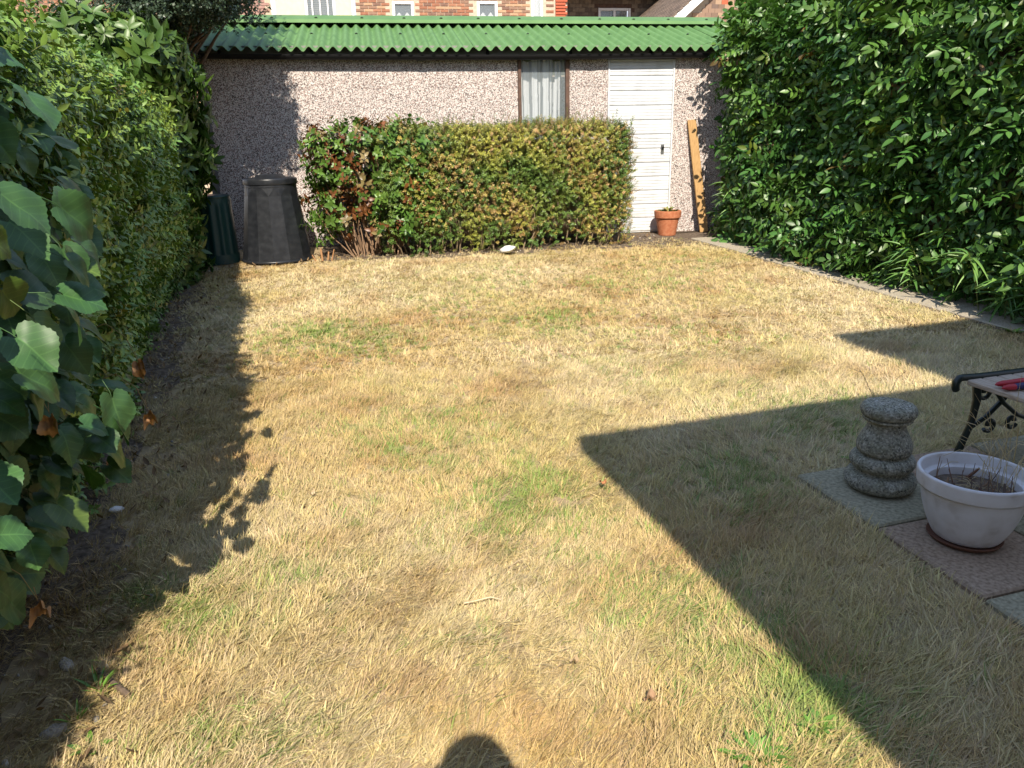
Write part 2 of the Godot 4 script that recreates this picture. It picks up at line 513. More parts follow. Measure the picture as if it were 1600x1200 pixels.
# leaves over a rounded block: fills with sprigs, and takes the nearest of them apart into single leaves
func foliage(o: Node3D, h: Vector3, r: float, count: int, sprigs: Array, m: Material, opt: Dictionary, sd: int) -> void:
	var cam := P(0, 1.11, 0)
	rng.seed = sd
	var depth: float = opt.get("depth", 0.2)
	var bulge: float = opt.get("bulge", 0.07)
	var up: float = opt.get("up", 0.5)
	var tint: Callable = opt.tint
	var keep: Callable = opt.get("keep", func(_p): return true)
	var bend: Callable = opt.get("bend", func(_p): return Vector3.ZERO)
	var made: Array = []
	for k in count:
		var pn := on_block(h, r, opt.get("share", [1.0, 1.0, 1.0, 1.0, 1.0]))
		var p: Vector3 = pn[0]
		var n: Vector3 = pn[1]
		if not keep.call(p): continue
		p += bend.call(p)
		var nz := soft.get_noise_3d(p.x * 60.0 + sd * 37.0, p.y * 60.0, p.z * 60.0)
		var dd := depth * pow(rng.randf(), 1.6)
		p += n * (bulge * 2.0 * nz - dd + rr(-0.02, 0.03) + (rr(0.02, 0.12) if rng.randf() < opt.get("stray", 0.04) else 0.0))
		var dir := (n * rr(0.5, 1.0) + Vector3(rr(-.7, .7), up + rr(-.6, .6), rr(-.7, .7))).normalized()
		var bs := aim(dir, n + Vector3(rr(-.6, .6), rr(-.1, .9), rr(-.6, .6))) * Basis(Vector3.UP, rr(-0.8, 0.8))
		bs = bs.scaled(Vector3.ONE * rr(0.7, 1.25) * opt.get("size", 1.0))
		made.append([dd, Transform3D(bs, p), tint.call(p, dd), k % sprigs.size()])
	var singles: int = opt.get("singles", 300)
	var fx := o.transform
	if singles > 0:
		var order: Array = []
		for k in made.size():
			if made[k][0] < depth * 0.25:
				var q: Vector3 = fx * made[k][1].origin
				var rel := q - cam
				# in the photograph's field of view, with a margin
				var ang := atan2(rel.x, -rel.z) - 0.1687
				if absf(ang) < 0.62:
					order.append([rel.length() + rr(0, 0.8), k])
		order.sort_custom(func(a, b): return a[0] < b[0])
		var gone := {}
		var n_leaf := 0
		for e in order:
			var it: Array = made[e[1]]
			var sp: Dictionary = sprigs[it[3]]
			if n_leaf + sp.leaves.size() > singles: break
			gone[e[1]] = true
			var lm := _tinted(m, it[2])
			for q in sp.leaves:
				var lx: Transform3D = it[1] * q[0]
				lx.basis = lx.basis * Basis.from_scale(Vector3(q[2] / 0.5, q[1], q[1]))
				inst("leaf", sp.leaf[n_leaf % 3], lm, o, lx)
				n_leaf += 1
		var left: Array = []
		for k in made.size():
			if not gone.has(k): left.append(made[k])
		made = left
	for s in sprigs.size():
		var xs: Array = []
		var cs: Array = []
		for it in made:
			if it[3] == s:
				xs.append(it[1])
				cs.append(it[2])
		multi("foliage", o, sprigs[s].mesh, m, xs, cs)

var tints := {}
func _tinted(m: StandardMaterial3D, c: Color) -> StandardMaterial3D:
	# a few tones of each leaf material, shared between single leaves
	var q := Color(snappedf(c.r, 0.012), snappedf(c.g, 0.016), snappedf(c.b, 0.012))
	var key := [m.get_instance_id(), q]
	if not tints.has(key):
		var d: StandardMaterial3D = m.duplicate()
		d.albedo_color = Color(maxf(q.r, 0.008), maxf(q.g, 0.01), maxf(q.b, 0.004)).linear_to_srgb()
		tints[key] = d
	return tints[key]

# lumpy inner mass of branches behind the leaves
func branch_core(o: Node3D, h: Vector3, r: float, inset: float, sd: int, bend := func(_p): return Vector3.ZERO) -> void:
	var b := MB.new()
	var hh := h - Vector3.ONE * inset
	var nu := 96
	var nv := 24
	var rows: Array = []
	for k in nv + 1:
		var row: Array[int] = []
		for s in nu + 1:
			var th := PI * k / nv
			var ph := TAU * s / nu
			var n := Vector3(sin(th) * cos(ph), cos(th), sin(th) * sin(ph))
			var e := 0.32
			var p := Vector3(signf(n.x) * pow(absf(n.x), e), signf(n.y) * pow(absf(n.y), e), signf(n.z) * pow(absf(n.z), e)) * hh
			p += n * 0.06 * soft.get_noise_3d(p.x * 160.0 + sd, p.y * 160.0, p.z * 160.0)
			p += bend.call(p)
			row.append(b.vert(p, n))
		rows.append(row)
	for k in nv:
		for s in nu:
			b.tri(rows[k][s], rows[k][s + 1], rows[k + 1][s + 1])
			b.tri(rows[k][s], rows[k + 1][s + 1], rows[k + 1][s])
	inst("inner_branches", b.mesh(), M.core, o)

func stems(o: Node3D, called: String, list: Array, r0: float, r1: float, m: Material) -> void:
	for s in list:
		var b := MB.new()
		var a: Vector3 = s[0]
		var e: Vector3 = s[1]
		var mid := a.lerp(e, 0.5) + Vector3(rr(-.05, .05), rr(-.03, .03), rr(-.05, .05))
		b.tube([a, a.lerp(mid, 0.5) + Vector3(rr(-.015, .015), 0, rr(-.015, .015)), mid, mid.lerp(e, 0.5), e], [r0, r0 * .9, lerpf(r0, r1, .5), lerpf(r0, r1, .75), r1], 6)
		inst(called, b.mesh(), m, o)

# ---------------------------------------------------------------- setting
func build_ground() -> void:
	var xs: Array[float] = []
	var ds: Array[float] = []
	for e in [-70.0, -40.0, -20.0, -10.0, -6.0]: xs.append(e)
	for k in 66: xs.append(-3.9 + 0.15 * k)
	for e in [6.2, 8.0, 12.0, 20.0, 40.0, 70.0]: xs.append(e)
	for e in [-40.0, -15.0, -6.0, -3.5]: ds.append(e)
	for k in 78: ds.append(-2.0 + 0.15 * k)
	for e in [10.0, 12.0, 16.0, 24.0, 40.0, 90.0]: ds.append(e)
	var b := MB.new()
	for d in ds:
		for x in xs:
			var e := 0.05
			var nn := Vector3(gy(x - e, d) - gy(x + e, d), 2 * e, -(gy(x, d - e) - gy(x, d + e))).normalized()
			b.vert(P(x, gy(x, d), d), nn)
	var w := xs.size()
	for j in ds.size() - 1:
		for k in w - 1:
			var a := j * w + k
			b.tri(a, a + 1, a + w + 1)
			b.tri(a, a + w + 1, a + w)
	tag(inst("ground", b.mesh(), M.ground), "bare dry brown soil under the lawn and beds", "ground", "", "structure")

func build_beds() -> void:
	# bare soil under the left hedge and along the garage, laid just over the ground with ragged edges
	for e in [[-2.2, -0.62, 0.6, 8.6, "bare dark soil bed under the left hedge", 0], [-0.6, 4.4, 8.42, 9.17, "worn bare soil strip before the garage wall", 1], [4.66, 6.4, 2.0, 8.7, "bare soil strip under the right hedge", 2]]:
		var b := MB.new()
		var nu := 24
		var nw := 60
		var rows: Array = []
		for j in nw + 1:
			var row: Array[int] = []
			for k in nu + 1:
				var fu := float(k) / nu
				var fw := float(j) / nw
				var p: Vector3
				if e[5] == 1:
					var x := lerpf(e[0], e[1], fw)
					var front: float = e[2] - 0.22 + 0.2 * soft.get_noise_2d(x * 150.0, 5.0) + 0.06 * soft.get_noise_2d(x * 600.0, 15.0)
					var d := lerpf(front, e[3], fu)
					p = P(x, gy(x, d) + 0.004, d)
				else:
					var w := lerpf(e[2], e[3], fw)
					var side: float = e[1] - (0.22 * smoothstep(2.8, 1.8, w) if e[5] == 0 else 0.0) + (0.16 * soft.get_noise_2d(w * 150.0, 45.0) + 0.06 * soft.get_noise_2d(w * 600.0, 15.0) if e[5] == 0 else 0.0)
					p = G(lerpf(e[0], side, fu), w, 0.004)
				row.append(b.vert(p, Vector3.UP))
			rows.append(row)
		for j in nw:
			for k in nu:
				b.tri(rows[j][k], rows[j][k + 1], rows[j + 1][k + 1])
				b.tri(rows[j][k], rows[j + 1][k + 1], rows[j + 1][k])
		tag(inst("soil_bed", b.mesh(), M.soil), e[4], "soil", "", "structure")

func slab_mesh(lx: float, lz: float, sd: int) -> ArrayMesh:
	rng.seed = sd
	var b := MB.new()
	b.box(T(Vector3(0, -0.02, 0), Vector3(rr(-.008, .008), rr(-.012, .012), rr(-.008, .008))), Vector3(lx, 0.05, lz), 0.007)
	return b.mesh()

func build_paving() -> void:
	var yaw := atan2(GU.y, GU.x)
	var patio := thing("patio", Vector3.ZERO, "grey and pink concrete paving slabs beside the lawn at lower right", "paving", "", "structure")
	for a in 4:
		for c in 6:
			var m: Material = M.slab_pink if (a + c) % 2 == 1 and c < 3 and a < 2 else M.slab_grey
			var u := 1.978 + 0.2275 + 0.455 * a
			var w := 2.451 - 0.2275 - 0.455 * c
			var p := G(u, w)
			p.y = SLOPE * (-p.z - GARAGE_D) + 0.018 + rr(-.003, .003)
			inst("paving_slab", slab_mesh(0.447, 0.447, 100 + a * 7 + c), m, patio, Transform3D(Basis(Vector3.UP, yaw) * Basis(Vector3.RIGHT, SLOPE), p))
	var path := thing("path", Vector3.ZERO, "narrow path of worn buff paving slabs along the right hedge", "path", "", "structure")
	for k in 11:
		var w2 := 7.75 - 0.607 * k
		var p2 := G(4.93 + rr(-.01, .01), w2)
		p2.y = SLOPE * (-p2.z - GARAGE_D) + 0.014 + rr(-.004, .004)
		inst("paving_slab", slab_mesh(0.45, 0.598, 200 + k), M.slab_path, path, Transform3D(Basis(Vector3.UP, yaw) * Basis(Vector3.RIGHT, SLOPE), p2))

# colour patches seen in the turf: [x, d, radius, greenness]
var patches := [[-0.43, 5.35, .36, 1.0], [-0.1, 5.2, .32, .8], [0.1, 3.55, .35, .5], [0.33, 3.2, .3, .5], [0.45, 2.75, .32, .6], [0.62, 2.6, .18, .6], [0.75, 2.0, .22, .35], [-0.55, 2.25, .16, .8], [-0.35, 2.3, .15, .6], [0.95, 1.9, .18, .7], [0.87, 1.75, .12, .6], [0.98, 1.5, .2, .7], [-0.45, 1.62, .13, .7], [-0.8, 2.3, .12, .5], [0.2, 1.9, .1, .2], [1.35, 2.75, .25, .55], [1.25, 5.4, .5, .25], [2.3, 6.6, .6, .25], [0.6, 5.9, .5, .2], [1.9, 4.7, .4, .25], [2.9, 7.2, .5, .25], [1.0, 6.9, .5, .2], [2.1, 3.3, .4, .4], [1.5, 4.1, .25, .2]]

func turf_color(x: float, d: float) -> Color:
	var a := soft.get_noise_2d(x * 35.0 + 300.0, d * 35.0)
	var b := soft.get_noise_2d(x * 130.0, d * 130.0 + 900.0)
	var straw := Color(.60, .46, .22)
	var bleached := Color(.71, .60, .36)
	var rust := Color(.44, .255, .095)
	var olive := Color(.52, .45, .165)
	var c := straw.lerp(bleached, clampf(0.35 + a * 1.3, 0, 1))
	c = c.lerp(rust, clampf(b * 0.95 - 0.06 + maxf(-a, 0.0) * 0.35, 0, 0.55))
	c = c.lerp(olive, clampf(soft.get_noise_2d(x * 70.0 - 500.0, d * 70.0) * 1.4 - 0.2, 0, 0.35))
	var g := 0.0
	for q in patches:
		var r2: float = (pow(x - q[0], 2) + pow(d - q[1], 2)) / (q[2] * q[2])
		g = maxf(g, 1.3 * q[3] * exp(-r2 * 1.2) * (0.8 + b))
	if rng.randf() < g * 1.05:
		c = c.lerp(Color(.21, .34, .065), rr(0.6, 1.0))
	if rng.randf() < 0.02: c = Color(.27, .32, .08)
	var v := rr(0.75, 1.18)
	return Color(c.r * v, c.g * v * rr(0.95, 1.04), c.b * v * rr(0.85, 1.1))

func build_lawn() -> void:
	var sets: Array = []
	for s in 9:
		rng.seed = 900 + s
		var b := MB.new()
		var far := s >= 6
		var nb := 21 if not far else 22
		for k in nb:
			var g := rr(0.6, 1.15)
			b.col = Color(g, g * rr(0.94, 1.03), g * rr(0.8, 1.1))
			var L := (rr(0.02, 0.05) if rng.randf() < 0.8 else rr(0.04, 0.085)) * (0.8 if far else 1.0)
			var W := (rr(0.0008, 0.002) if rng.randf() < 0.93 else rr(0.002, 0.0034)) * (1.7 if far else 1.0)
			var lean := rr(0.35, 1.35)
			var az := rr(-0.9, 0.9) if rng.randf() < 0.65 else rr(-PI, PI)
			var out := Vector3(cos(az), 0, sin(az))
			var p := Vector3(rr(-.022, .022), -0.004, rr(-.022, .022))
			var side := out.cross(Vector3.UP).rotated(out, rr(-.8, .8))
			var prev := [-1, -1]
			var seg := 3
			var tw := rr(-.5, .5)
			for j in seg + 1:
				var t := float(j) / seg
				var an := lean * (0.45 + 0.75 * t)
				if j > 0:
					p += (out * sin(an) + Vector3.UP * cos(an)).rotated(Vector3.UP, tw * t) * L / seg
					p.y = maxf(p.y, 0.002)
				var nn := (Vector3.UP * sin(an) - out * cos(an)).normalized()
				if nn.y < 0: nn = -nn
				var hw := W * (1.0 - 0.85 * t)
				var q := [b.vert(p - side * hw, nn), b.vert(p + side * hw, nn)]
				if j > 0:
					b.tri(prev[0], prev[1], q[1])
					b.tri(prev[0], q[1], q[0])
				prev = q
		sets.append({"mesh": b.mesh(), "x": [], "c": []})
	rng.seed = 77
	var lawn := thing("lawn_grass", Vector3.ZERO, "parched straw-coloured lawn grass with faint green patches", "grass", "", "stuff")
	for band in [[0.45, 2.6, 3400, 0], [2.6, 4.4, 2100, 0], [4.4, 9.1, 1250, 6]]:
		var area: float = 6.6 * (band[1] - band[0])
		for k in int(area * band[2]):
			var x := rr(-2.1, 4.5)
			var d := rr(band[0], band[1])
			# what the photographer could see from here or a step aside
			if absf(x - d * 0.17) > d * 0.78 + 0.75: continue
			var u := x * GU.x + d * GU.y
			var w := x * GW.x + d * GW.y
			var edge := 0.05 * soft.get_noise_2d(x * 260.0, d * 260.0)
			if u > 1.975 + edge * 0.7 - 0.02 and w < 2.45 - edge * 0.5: continue
			if u > 4.70 + edge: continue
			var thin := 1.0
			var n1 := soft.get_noise_2d(x * 200.0, d * 200.0 + 50.0)
			thin *= smoothstep(-1.02, -0.42, u + 0.3 * n1 + 0.2 * smoothstep(2.8, 1.8, d))
			# worn strip in front of the garage and the clipped hedge
			var back := 8.42 + 0.03 * x + 0.25 * n1
			if d > back - 0.45: thin *= clampf((back + 0.2 - d) / 0.65, 0.0, 1.0) * (0.75 if x < 2.8 else 1.0)
			thin *= 0.9 + 0.35 * soft.get_noise_2d(x * 420.0, d * 420.0)
			if rng.randf() > thin: continue
			var ang := 1.6 * soft.get_noise_2d(x * 55.0 + 70.0, d * 55.0) + 1.2 * soft.get_noise_2d(x * 200.0, d * 200.0) + rr(-.7, .7) * (1.0 if band[3] == 0 else 2.5) + 1.0
			var s: float = rr(0.7, 1.25) * (0.75 + 0.35 * thin)
			var k2: int = band[3] + rng.randi() % (6 if band[3] == 0 else 3)
			sets[k2].x.append(Transform3D(Basis(Vector3.UP, ang).scaled(Vector3(s, s * rr(0.4, 0.8), s)), P(x, gy(x, d), d)))
			sets[k2].c.append(turf_color(x, d))
	for s in sets:
		multi("grass_blades", lawn, s.mesh, M.grass, s.x, s.c)

# bits lying on bare soil: dead leaves and chips
func build_litter() -> void:
	rng.seed = 31
	var b := MB.new()
	b.leaf(Transform3D.IDENTITY, 0.04, 0.018, 0.5, -0.5, 3)
	var chip := MB.new()
	chip.box(Transform3D.IDENTITY, Vector3(0.016, 0.008, 0.012), 0.003)
	var xa: Array = []
	var ca: Array = []
	var xb: Array = []
	var cb: Array = []
	for k in 1500:
		var u := -0.98 + 0.55 * pow(rng.randf(), 1.5)
		var w := rr(0.9, 8.0)
		if k > 1000:
			u = rr(-0.6, 4.6)
			w = rr(8.0, 8.75) - 0.1 * (u - 1.0) * 0.3
		var p := G(u, w, 0.006)
		if k % 3 == 0:
			xb.append(Transform3D(Basis.from_euler(Vector3(rr(-1, 1), rr(0, TAU), rr(-1, 1))).scaled(Vector3.ONE * rr(0.4, 1.3)), p))
			var g := rr(0.12, 0.3) if rng.randf() < 0.85 else rr(0.4, 0.6)
			cb.append(Color(g, g * 0.93, g * 0.82))
		else:
			xa.append(Transform3D(Basis.from_euler(Vector3(-PI / 2 + rr(-.5, .5), rr(0, TAU), rr(-.6, .6))).scaled(Vector3.ONE * rr(0.5, 1.2)), p + Vector3(0, 0.006, 0)))
			var g2 := rr(0.5, 1.3)
			ca.append(Color(.20 * g2, .125 * g2, .06 * g2))
	var o := thing("ground_litter", Vector3.ZERO, "dead leaves and stone chips strewn over bare soil", "litter", "", "stuff")
	multi("fallen_leaves", o, b.mesh(), M.dead_leaf, xa, ca)
	multi("stone_chips", o, chip.mesh(), M.vcol, xb, cb)

# a wall of boxes round rectangular openings [x0, x1, y0, y1]
func holed_wall(x0: float, x1: float, y0: float, y1: float, d0: float, d1: float, holes: Array) -> ArrayMesh:
	var b := MB.new()
	var xs := [x0, x1]
	var ys := [y0, y1]
	for h in holes:
		xs.append(h[0]); xs.append(h[1]); ys.append(h[2]); ys.append(h[3])
	xs.sort()
	ys.sort()
	for i in xs.size() - 1:
		for j in ys.size() - 1:
			if xs[i + 1] - xs[i] < 0.001 or ys[j + 1] - ys[j] < 0.001: continue
			if xs[i] < x0 - .001 or xs[i + 1] > x1 + .001 or ys[j] < y0 - .001 or ys[j + 1] > y1 + .001: continue
			var cx: float = (xs[i] + xs[i + 1]) / 2
			var cy: float = (ys[j] + ys[j + 1]) / 2
			var open := false
			for h in holes:
				if cx > h[0] and cx < h[1] and cy > h[2] and cy < h[3]: open = true
			if not open: b.bx(xs[i], xs[i + 1], ys[j], ys[j + 1], d0, d1)
	return b.mesh()

func build_garage() -> void:
	var g := thing("garage", P(1.3, 0, GARAGE_D), "pebbledashed garage with green corrugated roof and white side door", "garage")
	g.position = Vector3.ZERO
	var D := GARAGE_D
	var L := -1.66
	var R := 4.62
	var TOP := 2.03
	# front wall: three panels between post, window and door
	for e in [[L, 1.705], [2.31, 2.765], [3.577, R]]:
		var b := MB.new()
		b.bx(e[0], e[1], -0.1, TOP, D, D + 0.06)
		inst("wall_panel", b.mesh(), M.pebble, g)
	var c := MB.new()
	c.bx(L - 0.085, L - 0.003, -0.1, TOP, D - 0.012, D + 0.07, 0.008)
	inst("corner_post", c.mesh(), M.dark_post, g)
	var rest := MB.new()
	rest.bx(L - 0.08, L - 0.02, -0.1, TOP, D + 0.072, D + 3.0)
	rest.bx(R - 0.06, R, -0.1, TOP, D + 0.062, D + 3.0)
	rest.bx(L - 0.018, R - 0.062, -0.1, TOP, D + 2.94, D + 3.0)
	inst("side_wall", rest.mesh(), M.pebble, g)
	var fl := MB.new()
	fl.bx(L, R, -0.1, 0.01, D + 0.07, D + 2.93)
	inst("floor", fl.mesh(), M.concrete, g)
	# the wall under the window
	var uw := MB.new()
	uw.bx(1.706, 2.309, -0.1, 1.02, D + 0.004, D + 0.058)
	inst("wall_panel", uw.mesh(), M.pebble, g)
	# fascia behind the gutter
	var f := MB.new()
	f.bx(L - 0.08, R, TOP + 0.002, TOP + 0.10, D - 0.015, D + 0.03)
	inst("fascia", f.mesh(), M.fascia, g)
	# window
	var win := Node3D.new()
	win.name = "window"
	g.add_child(win)
	for e in [[1.708, 1.745], [2.262, 2.307]]:
		var b := MB.new()
		b.bx(e[0], e[1], 1.022, TOP, D - 0.02, D + 0.05, 0.004)
		inst("window_post", b.mesh(), M.timber_dark, win)
	var sill := MB.new()
	sill.bx(1.747, 2.26, 1.022, 1.06, D - 0.035, D + 0.05, 0.005)
	inst("window_sill", sill.mesh(), M.timber_dark, win)
	var pane := MB.new()
	pane.bx(1.747, 2.26, 1.062, TOP, D + 0.012, D + 0.016)
	inst("pane", pane.mesh(), M.glass, win)
	var cu := MB.new()
	var nx := 60
	var ny := 12
	for j in ny + 1:
		for k in nx + 1:
			var t := float(k) / nx
			var v := float(j) / ny
			var a := 0.020 * sin(t * 21.0 + 1.2 * sin(v * 2.0)) + 0.010 * sin(t * 47.0 + v * 1.5)
			var s := 0.020 * 21.0 * cos(t * 21.0 + 1.2 * sin(v * 2.0)) / 0.51 + 0.01 * 47.0 * cos(t * 47.0 + v * 1.5) / 0.51
			cu.vert(P(1.752 + 0.46 * t + 0.03 * v * t, lerpf(1.07, TOP - 0.01 - 0.05 * maxf(sin(t * 9.0), 0.0), v), D + 0.09 - a), Vector3(s, 0, 1).normalized())
	for j in ny:
		for k in nx:
			if j >= 9 and k > 46 and k < 50: continue
			var a0 := j * (nx + 1) + k
			cu.tri(a0, a0 + 1, a0 + nx + 2)
			cu.tri(a0, a0 + nx + 2, a0 + nx + 1)
	inst("net_curtain", cu.mesh(), M.net, win)
	# door
	var door := Node3D.new()
	door.name = "door"
	g.add_child(door)
	var fr := MB.new()
	fr.bx(2.767, 2.787, 0.0, 1.985, D - 0.012, D + 0.05, 0.003)
	fr.bx(3.555, 3.575, 0.0, 1.985, D - 0.012, D + 0.05, 0.003)
	fr.bx(2.789, 3.553, 1.96, 1.985, D - 0.011, D + 0.05, 0.003)
	inst("door_frame", fr.mesh(), M.white_metal, door)
	var lintel := MB.new()
	lintel.bx(2.766, 3.576, 1.987, TOP, D + 0.002, D + 0.055)
	inst("lintel", lintel.mesh(), M.dark_post, door)
	var n := 12
	var rib_h := 1.945 / n
	var rb := MB.new()
	var prof: Array = []      # (y, outwards)
	prof.append(Vector2(0, 0))
	prof.append(Vector2(0.012, 0.0))
	prof.append(Vector2(0.02, 0.011))
	for q in 4:
		var y0 := 0.024 + q * (rib_h - 0.03) / 4.0
		var y1 := 0.024 + (q + 1) * (rib_h - 0.03) / 4.0
		prof.append(Vector2(y0 + 0.003, 0.013))
		prof.append(Vector2(y1 - 0.008, 0.013))
		prof.append(Vector2(y1 - 0.006, 0.007))
		prof.append(Vector2(y1 - 0.001, 0.007))
	prof.append(Vector2(rib_h - 0.003, 0.010))
	prof.append(Vector2(rib_h, 0.0))
	for k in prof.size() - 1:
		rb.quad(Vector3(0, prof[k].x, prof[k].y), Vector3(0.764, prof[k].x, prof[k].y), Vector3(0.764, prof[k + 1].x, prof[k + 1].y), Vector3(0, prof[k + 1].x, prof[k + 1].y), Vector3(0, (prof[k].y - prof[k + 1].y), 0.01 + absf(prof[k + 1].x - prof[k].x)))
	rb.quad(Vector3(0, 0, -0.02), Vector3(0.764, 0, -0.02), Vector3(0.764, rib_h, -0.02), Vector3(0, rib_h, -0.02), Vector3(0, 0, -1))
	var rbm := rb.mesh()
	for k in n:
		inst("ribbed_panel", rbm, M.white_metal, door, T(P(2.789, 0.012 + rib_h * k, D + 0.012)))
	var hd := Node3D.new()
	hd.name = "handle"
	door.add_child(hd)
	var pl := MB.new()
	pl.bx(3.435, 3.475, 0.93, 1.04, D - 0.012, D - 0.002, 0.004)
	inst("handle_plate", pl.mesh(), M.chrome, hd)
	var kn := MB.new()
	kn.lathe(Transform3D(Basis(Vector3.RIGHT, PI / 2), P(3.455, 1.005, D - 0.012)), [Vector2(0.006, 0), Vector2(0.006, 0.01), Vector2(0.013, 0.014), Vector2(0.014, 0.02), Vector2(0.009, 0.026), Vector2(0.0, 0.027)], 16)
	inst("handle_knob", kn.mesh(), M.gutter, hd)
	# roof sheets: corrugations of 125 mm running up the slope
	var eave := Vector2(D - 0.19, 2.085)     # (d, y)
	var ridge := Vector2(10.62, 2.545)
	var pitch := 0.1245
	var x := -1.80
	var sheet := 0
	while x < 4.65:
		var x1 := minf(x + pitch * 8.0, 4.68)
		var b := MB.new()
		var m := 8 * int(round((x1 - x) / pitch))
		var rows: Array = []
		var sag := 0.004 * (sheet % 3)
		for thick in 2:
			for j in 5:
				var t := j / 4.0
				for k in m + 2:
					var xx := x + (x1 - x + 0.03) * k / float(m + 1)
					var ph := TAU * (xx + 1.8) / pitch
					var yy := lerpf(eave.y, ridge.y, t) + 0.025 * cos(ph) - sag * (1.0 - t) - 0.005 * thick + 0.0015 * (sheet % 2)
					var sl := -0.025 * sin(ph) * TAU / pitch
					b.vert(P(xx, yy, lerpf(eave.x, ridge.x, t) + 0.006 * (sheet % 2)), Vector3(-sl, 1.0, 0.33).normalized() * (1.0 if thick == 0 else -1.0))
		var w := m + 2
		for thick in 2:
			var o := thick * 5 * w
			for j in 4:
				for k in w - 1:
					var a := o + j * w + k
					b.tri(a, a + 1, a + w + 1)
					b.tri(a, a + w + 1, a + w)
		# the cut lower edge
		for k in w - 1:
			b.quad(b.v[k], b.v[k + 1], b.v[5 * w + k + 1], b.v[5 * w + k], Vector3(0, -0.2, 1))
		var sh := inst("roof_sheet", b.mesh(), M.roof, g)
		for q in 2:
			var bx2 := x + pitch * (2.0 + 4.0 * q)
			for t2 in [0.45]:
				var bo := MB.new()
				bo.lathe(T(P(bx2, lerpf(eave.y, ridge.y, t2) + 0.024, lerpf(eave.x, ridge.x, t2)), Vector3(-0.3, 0, 0)), [Vector2(0.016, 0), Vector2(0.016, 0.004), Vector2(0.009, 0.012), Vector2(0, 0.013)], 8)
				inst("bolt", bo.mesh(), M.bolt, sh)
		x = x1
		sheet += 1
	# ridge cap: two wings
	var cap := MB.new()
	var cps := [Vector2(10.36, 2.515), Vector2(10.39, 2.556), Vector2(10.58, 2.628), Vector2(10.66, 2.636), Vector2(10.74, 2.628), Vector2(10.92, 2.55)]
	for k in cps.size() - 1:
		for s in 6:
			var xa := -1.82 + 1.085 * s
			var xb := xa + 1.085
			cap.quad(P(xa, cps[k].y, cps[k].x), P(xb, cps[k].y, cps[k].x), P(xb, cps[k + 1].y, cps[k + 1].x), P(xa, cps[k + 1].y, cps[k + 1].x), Vector3(0, 1, 0.5 if k < 3 else -0.5))
	var capo := inst("ridge_cap", cap.mesh(), M.roof_cap, g)
	for s in 13:
		var bo := MB.new()
		bo.lathe(T(P(-1.5 + 0.498 * s + 0.04 * sin(s * 5.0), 2.578, 10.45), Vector3(-0.3, 0, 0)), [Vector2(0.02, 0), Vector2(0.02, 0.004), Vector2(0.01, 0.014), Vector2(0, 0.015)], 8)
		inst("bolt", bo.mesh(), M.bolt, capo)
	var back := MB.new()
	back.quad(P(-1.8, 2.58, 10.7), P(4.68, 2.58, 10.7), P(4.68, 2.06, D + 3.15), P(-1.8, 2.06, D + 3.15), Vector3(0, 1, -0.4))
	back.quad(P(-1.8, 2.575, 10.7), P(4.68, 2.575, 10.7), P(4.68, 2.055, D + 3.15), P(-1.8, 2.055, D + 3.15), Vector3(0, -1, 0.4))
	inst("rear_roof", back.mesh(), M.roof, g)
	for ex in [L - 0.05, R - 0.03]:
		var gb := MB.new()
		gb.flat(P(ex, TOP, D + 0.01), P(ex, TOP, D + 2.99), P(ex, 2.53, 10.66), Vector3(-1, 0, 0))
		inst("gable", gb.mesh(), M.pebble, g)
	# gutter: half-round, sagging a little in the middle, in three lengths with unions
	var gut := Node3D.new()
	gut.name = "gutter"
	g.add_child(gut)
	var ends := [-1.76, 0.62, 2.55, 4.42]
	for s in 3:
		var b := MB.new()
		var nseg := 12
		var rows: Array = []
		for k in nseg + 1:
			var xx := lerpf(ends[s], ends[s + 1], float(k) / nseg)
			var yy := 2.044 - 0.022 * sin(PI * clampf((xx + 1.7) / 6.1, 0, 1))
			var row: Array = []
			for side in 2:
				var rad := 0.05 if side == 0 else 0.045
				for a in 9:
					var an := PI + PI * a / 8.0
					var nn := Vector3(0, sin(an), -cos(an)) * (1.0 if side == 0 else -1.0)
					row.append(b.vert(P(xx, yy + rad * sin(an), D - 0.095 + rad * cos(an)), nn))
			rows.append(row)
		for k in nseg:
			for side in 2:
				for a in 8:
					var i0 := side * 9 + a
					b.tri(rows[k][i0], rows[k][i0 + 1], rows[k + 1][i0 + 1])
					b.tri(rows[k][i0], rows[k + 1][i0 + 1], rows[k + 1][i0])
		inst("gutter_length", b.mesh(), M.gutter, gut)
		if s > 0:
			var un := MB.new()
			var yy2 := 2.044 - 0.022 * sin(PI * clampf((ends[s] + 1.7) / 6.1, 0, 1))
			var pts: Array = []
			for a in 9:
				pts.append(Vector2(cos(PI + PI * a / 8.0) * 0.055, sin(PI + PI * a / 8.0) * 0.055))
			for a in 8:
				un.quad(P(ends[s] - .05, yy2 + pts[a].y, D - .095 + pts[a].x), P(ends[s] + .05, yy2 + pts[a].y, D - .095 + pts[a].x), P(ends[s] + .05, yy2 + pts[a + 1].y, D - .095 + pts[a + 1].x), P(ends[s] - .05, yy2 + pts[a + 1].y, D - .095 + pts[a + 1].x), Vector3(0, pts[a].y + pts[a + 1].y, -(pts[a].x + pts[a + 1].x)))
			inst("gutter_union", un.mesh(), M.gutter, gut)
	for k in 7:
		var br := MB.new()
		br.bx(-1.5 + 0.95 * k, -1.475 + 0.95 * k, 2.0, 2.09, D - 0.06, D - 0.016, 0.003)
		inst("gutter_bracket", br.mesh(), M.gutter, gut)

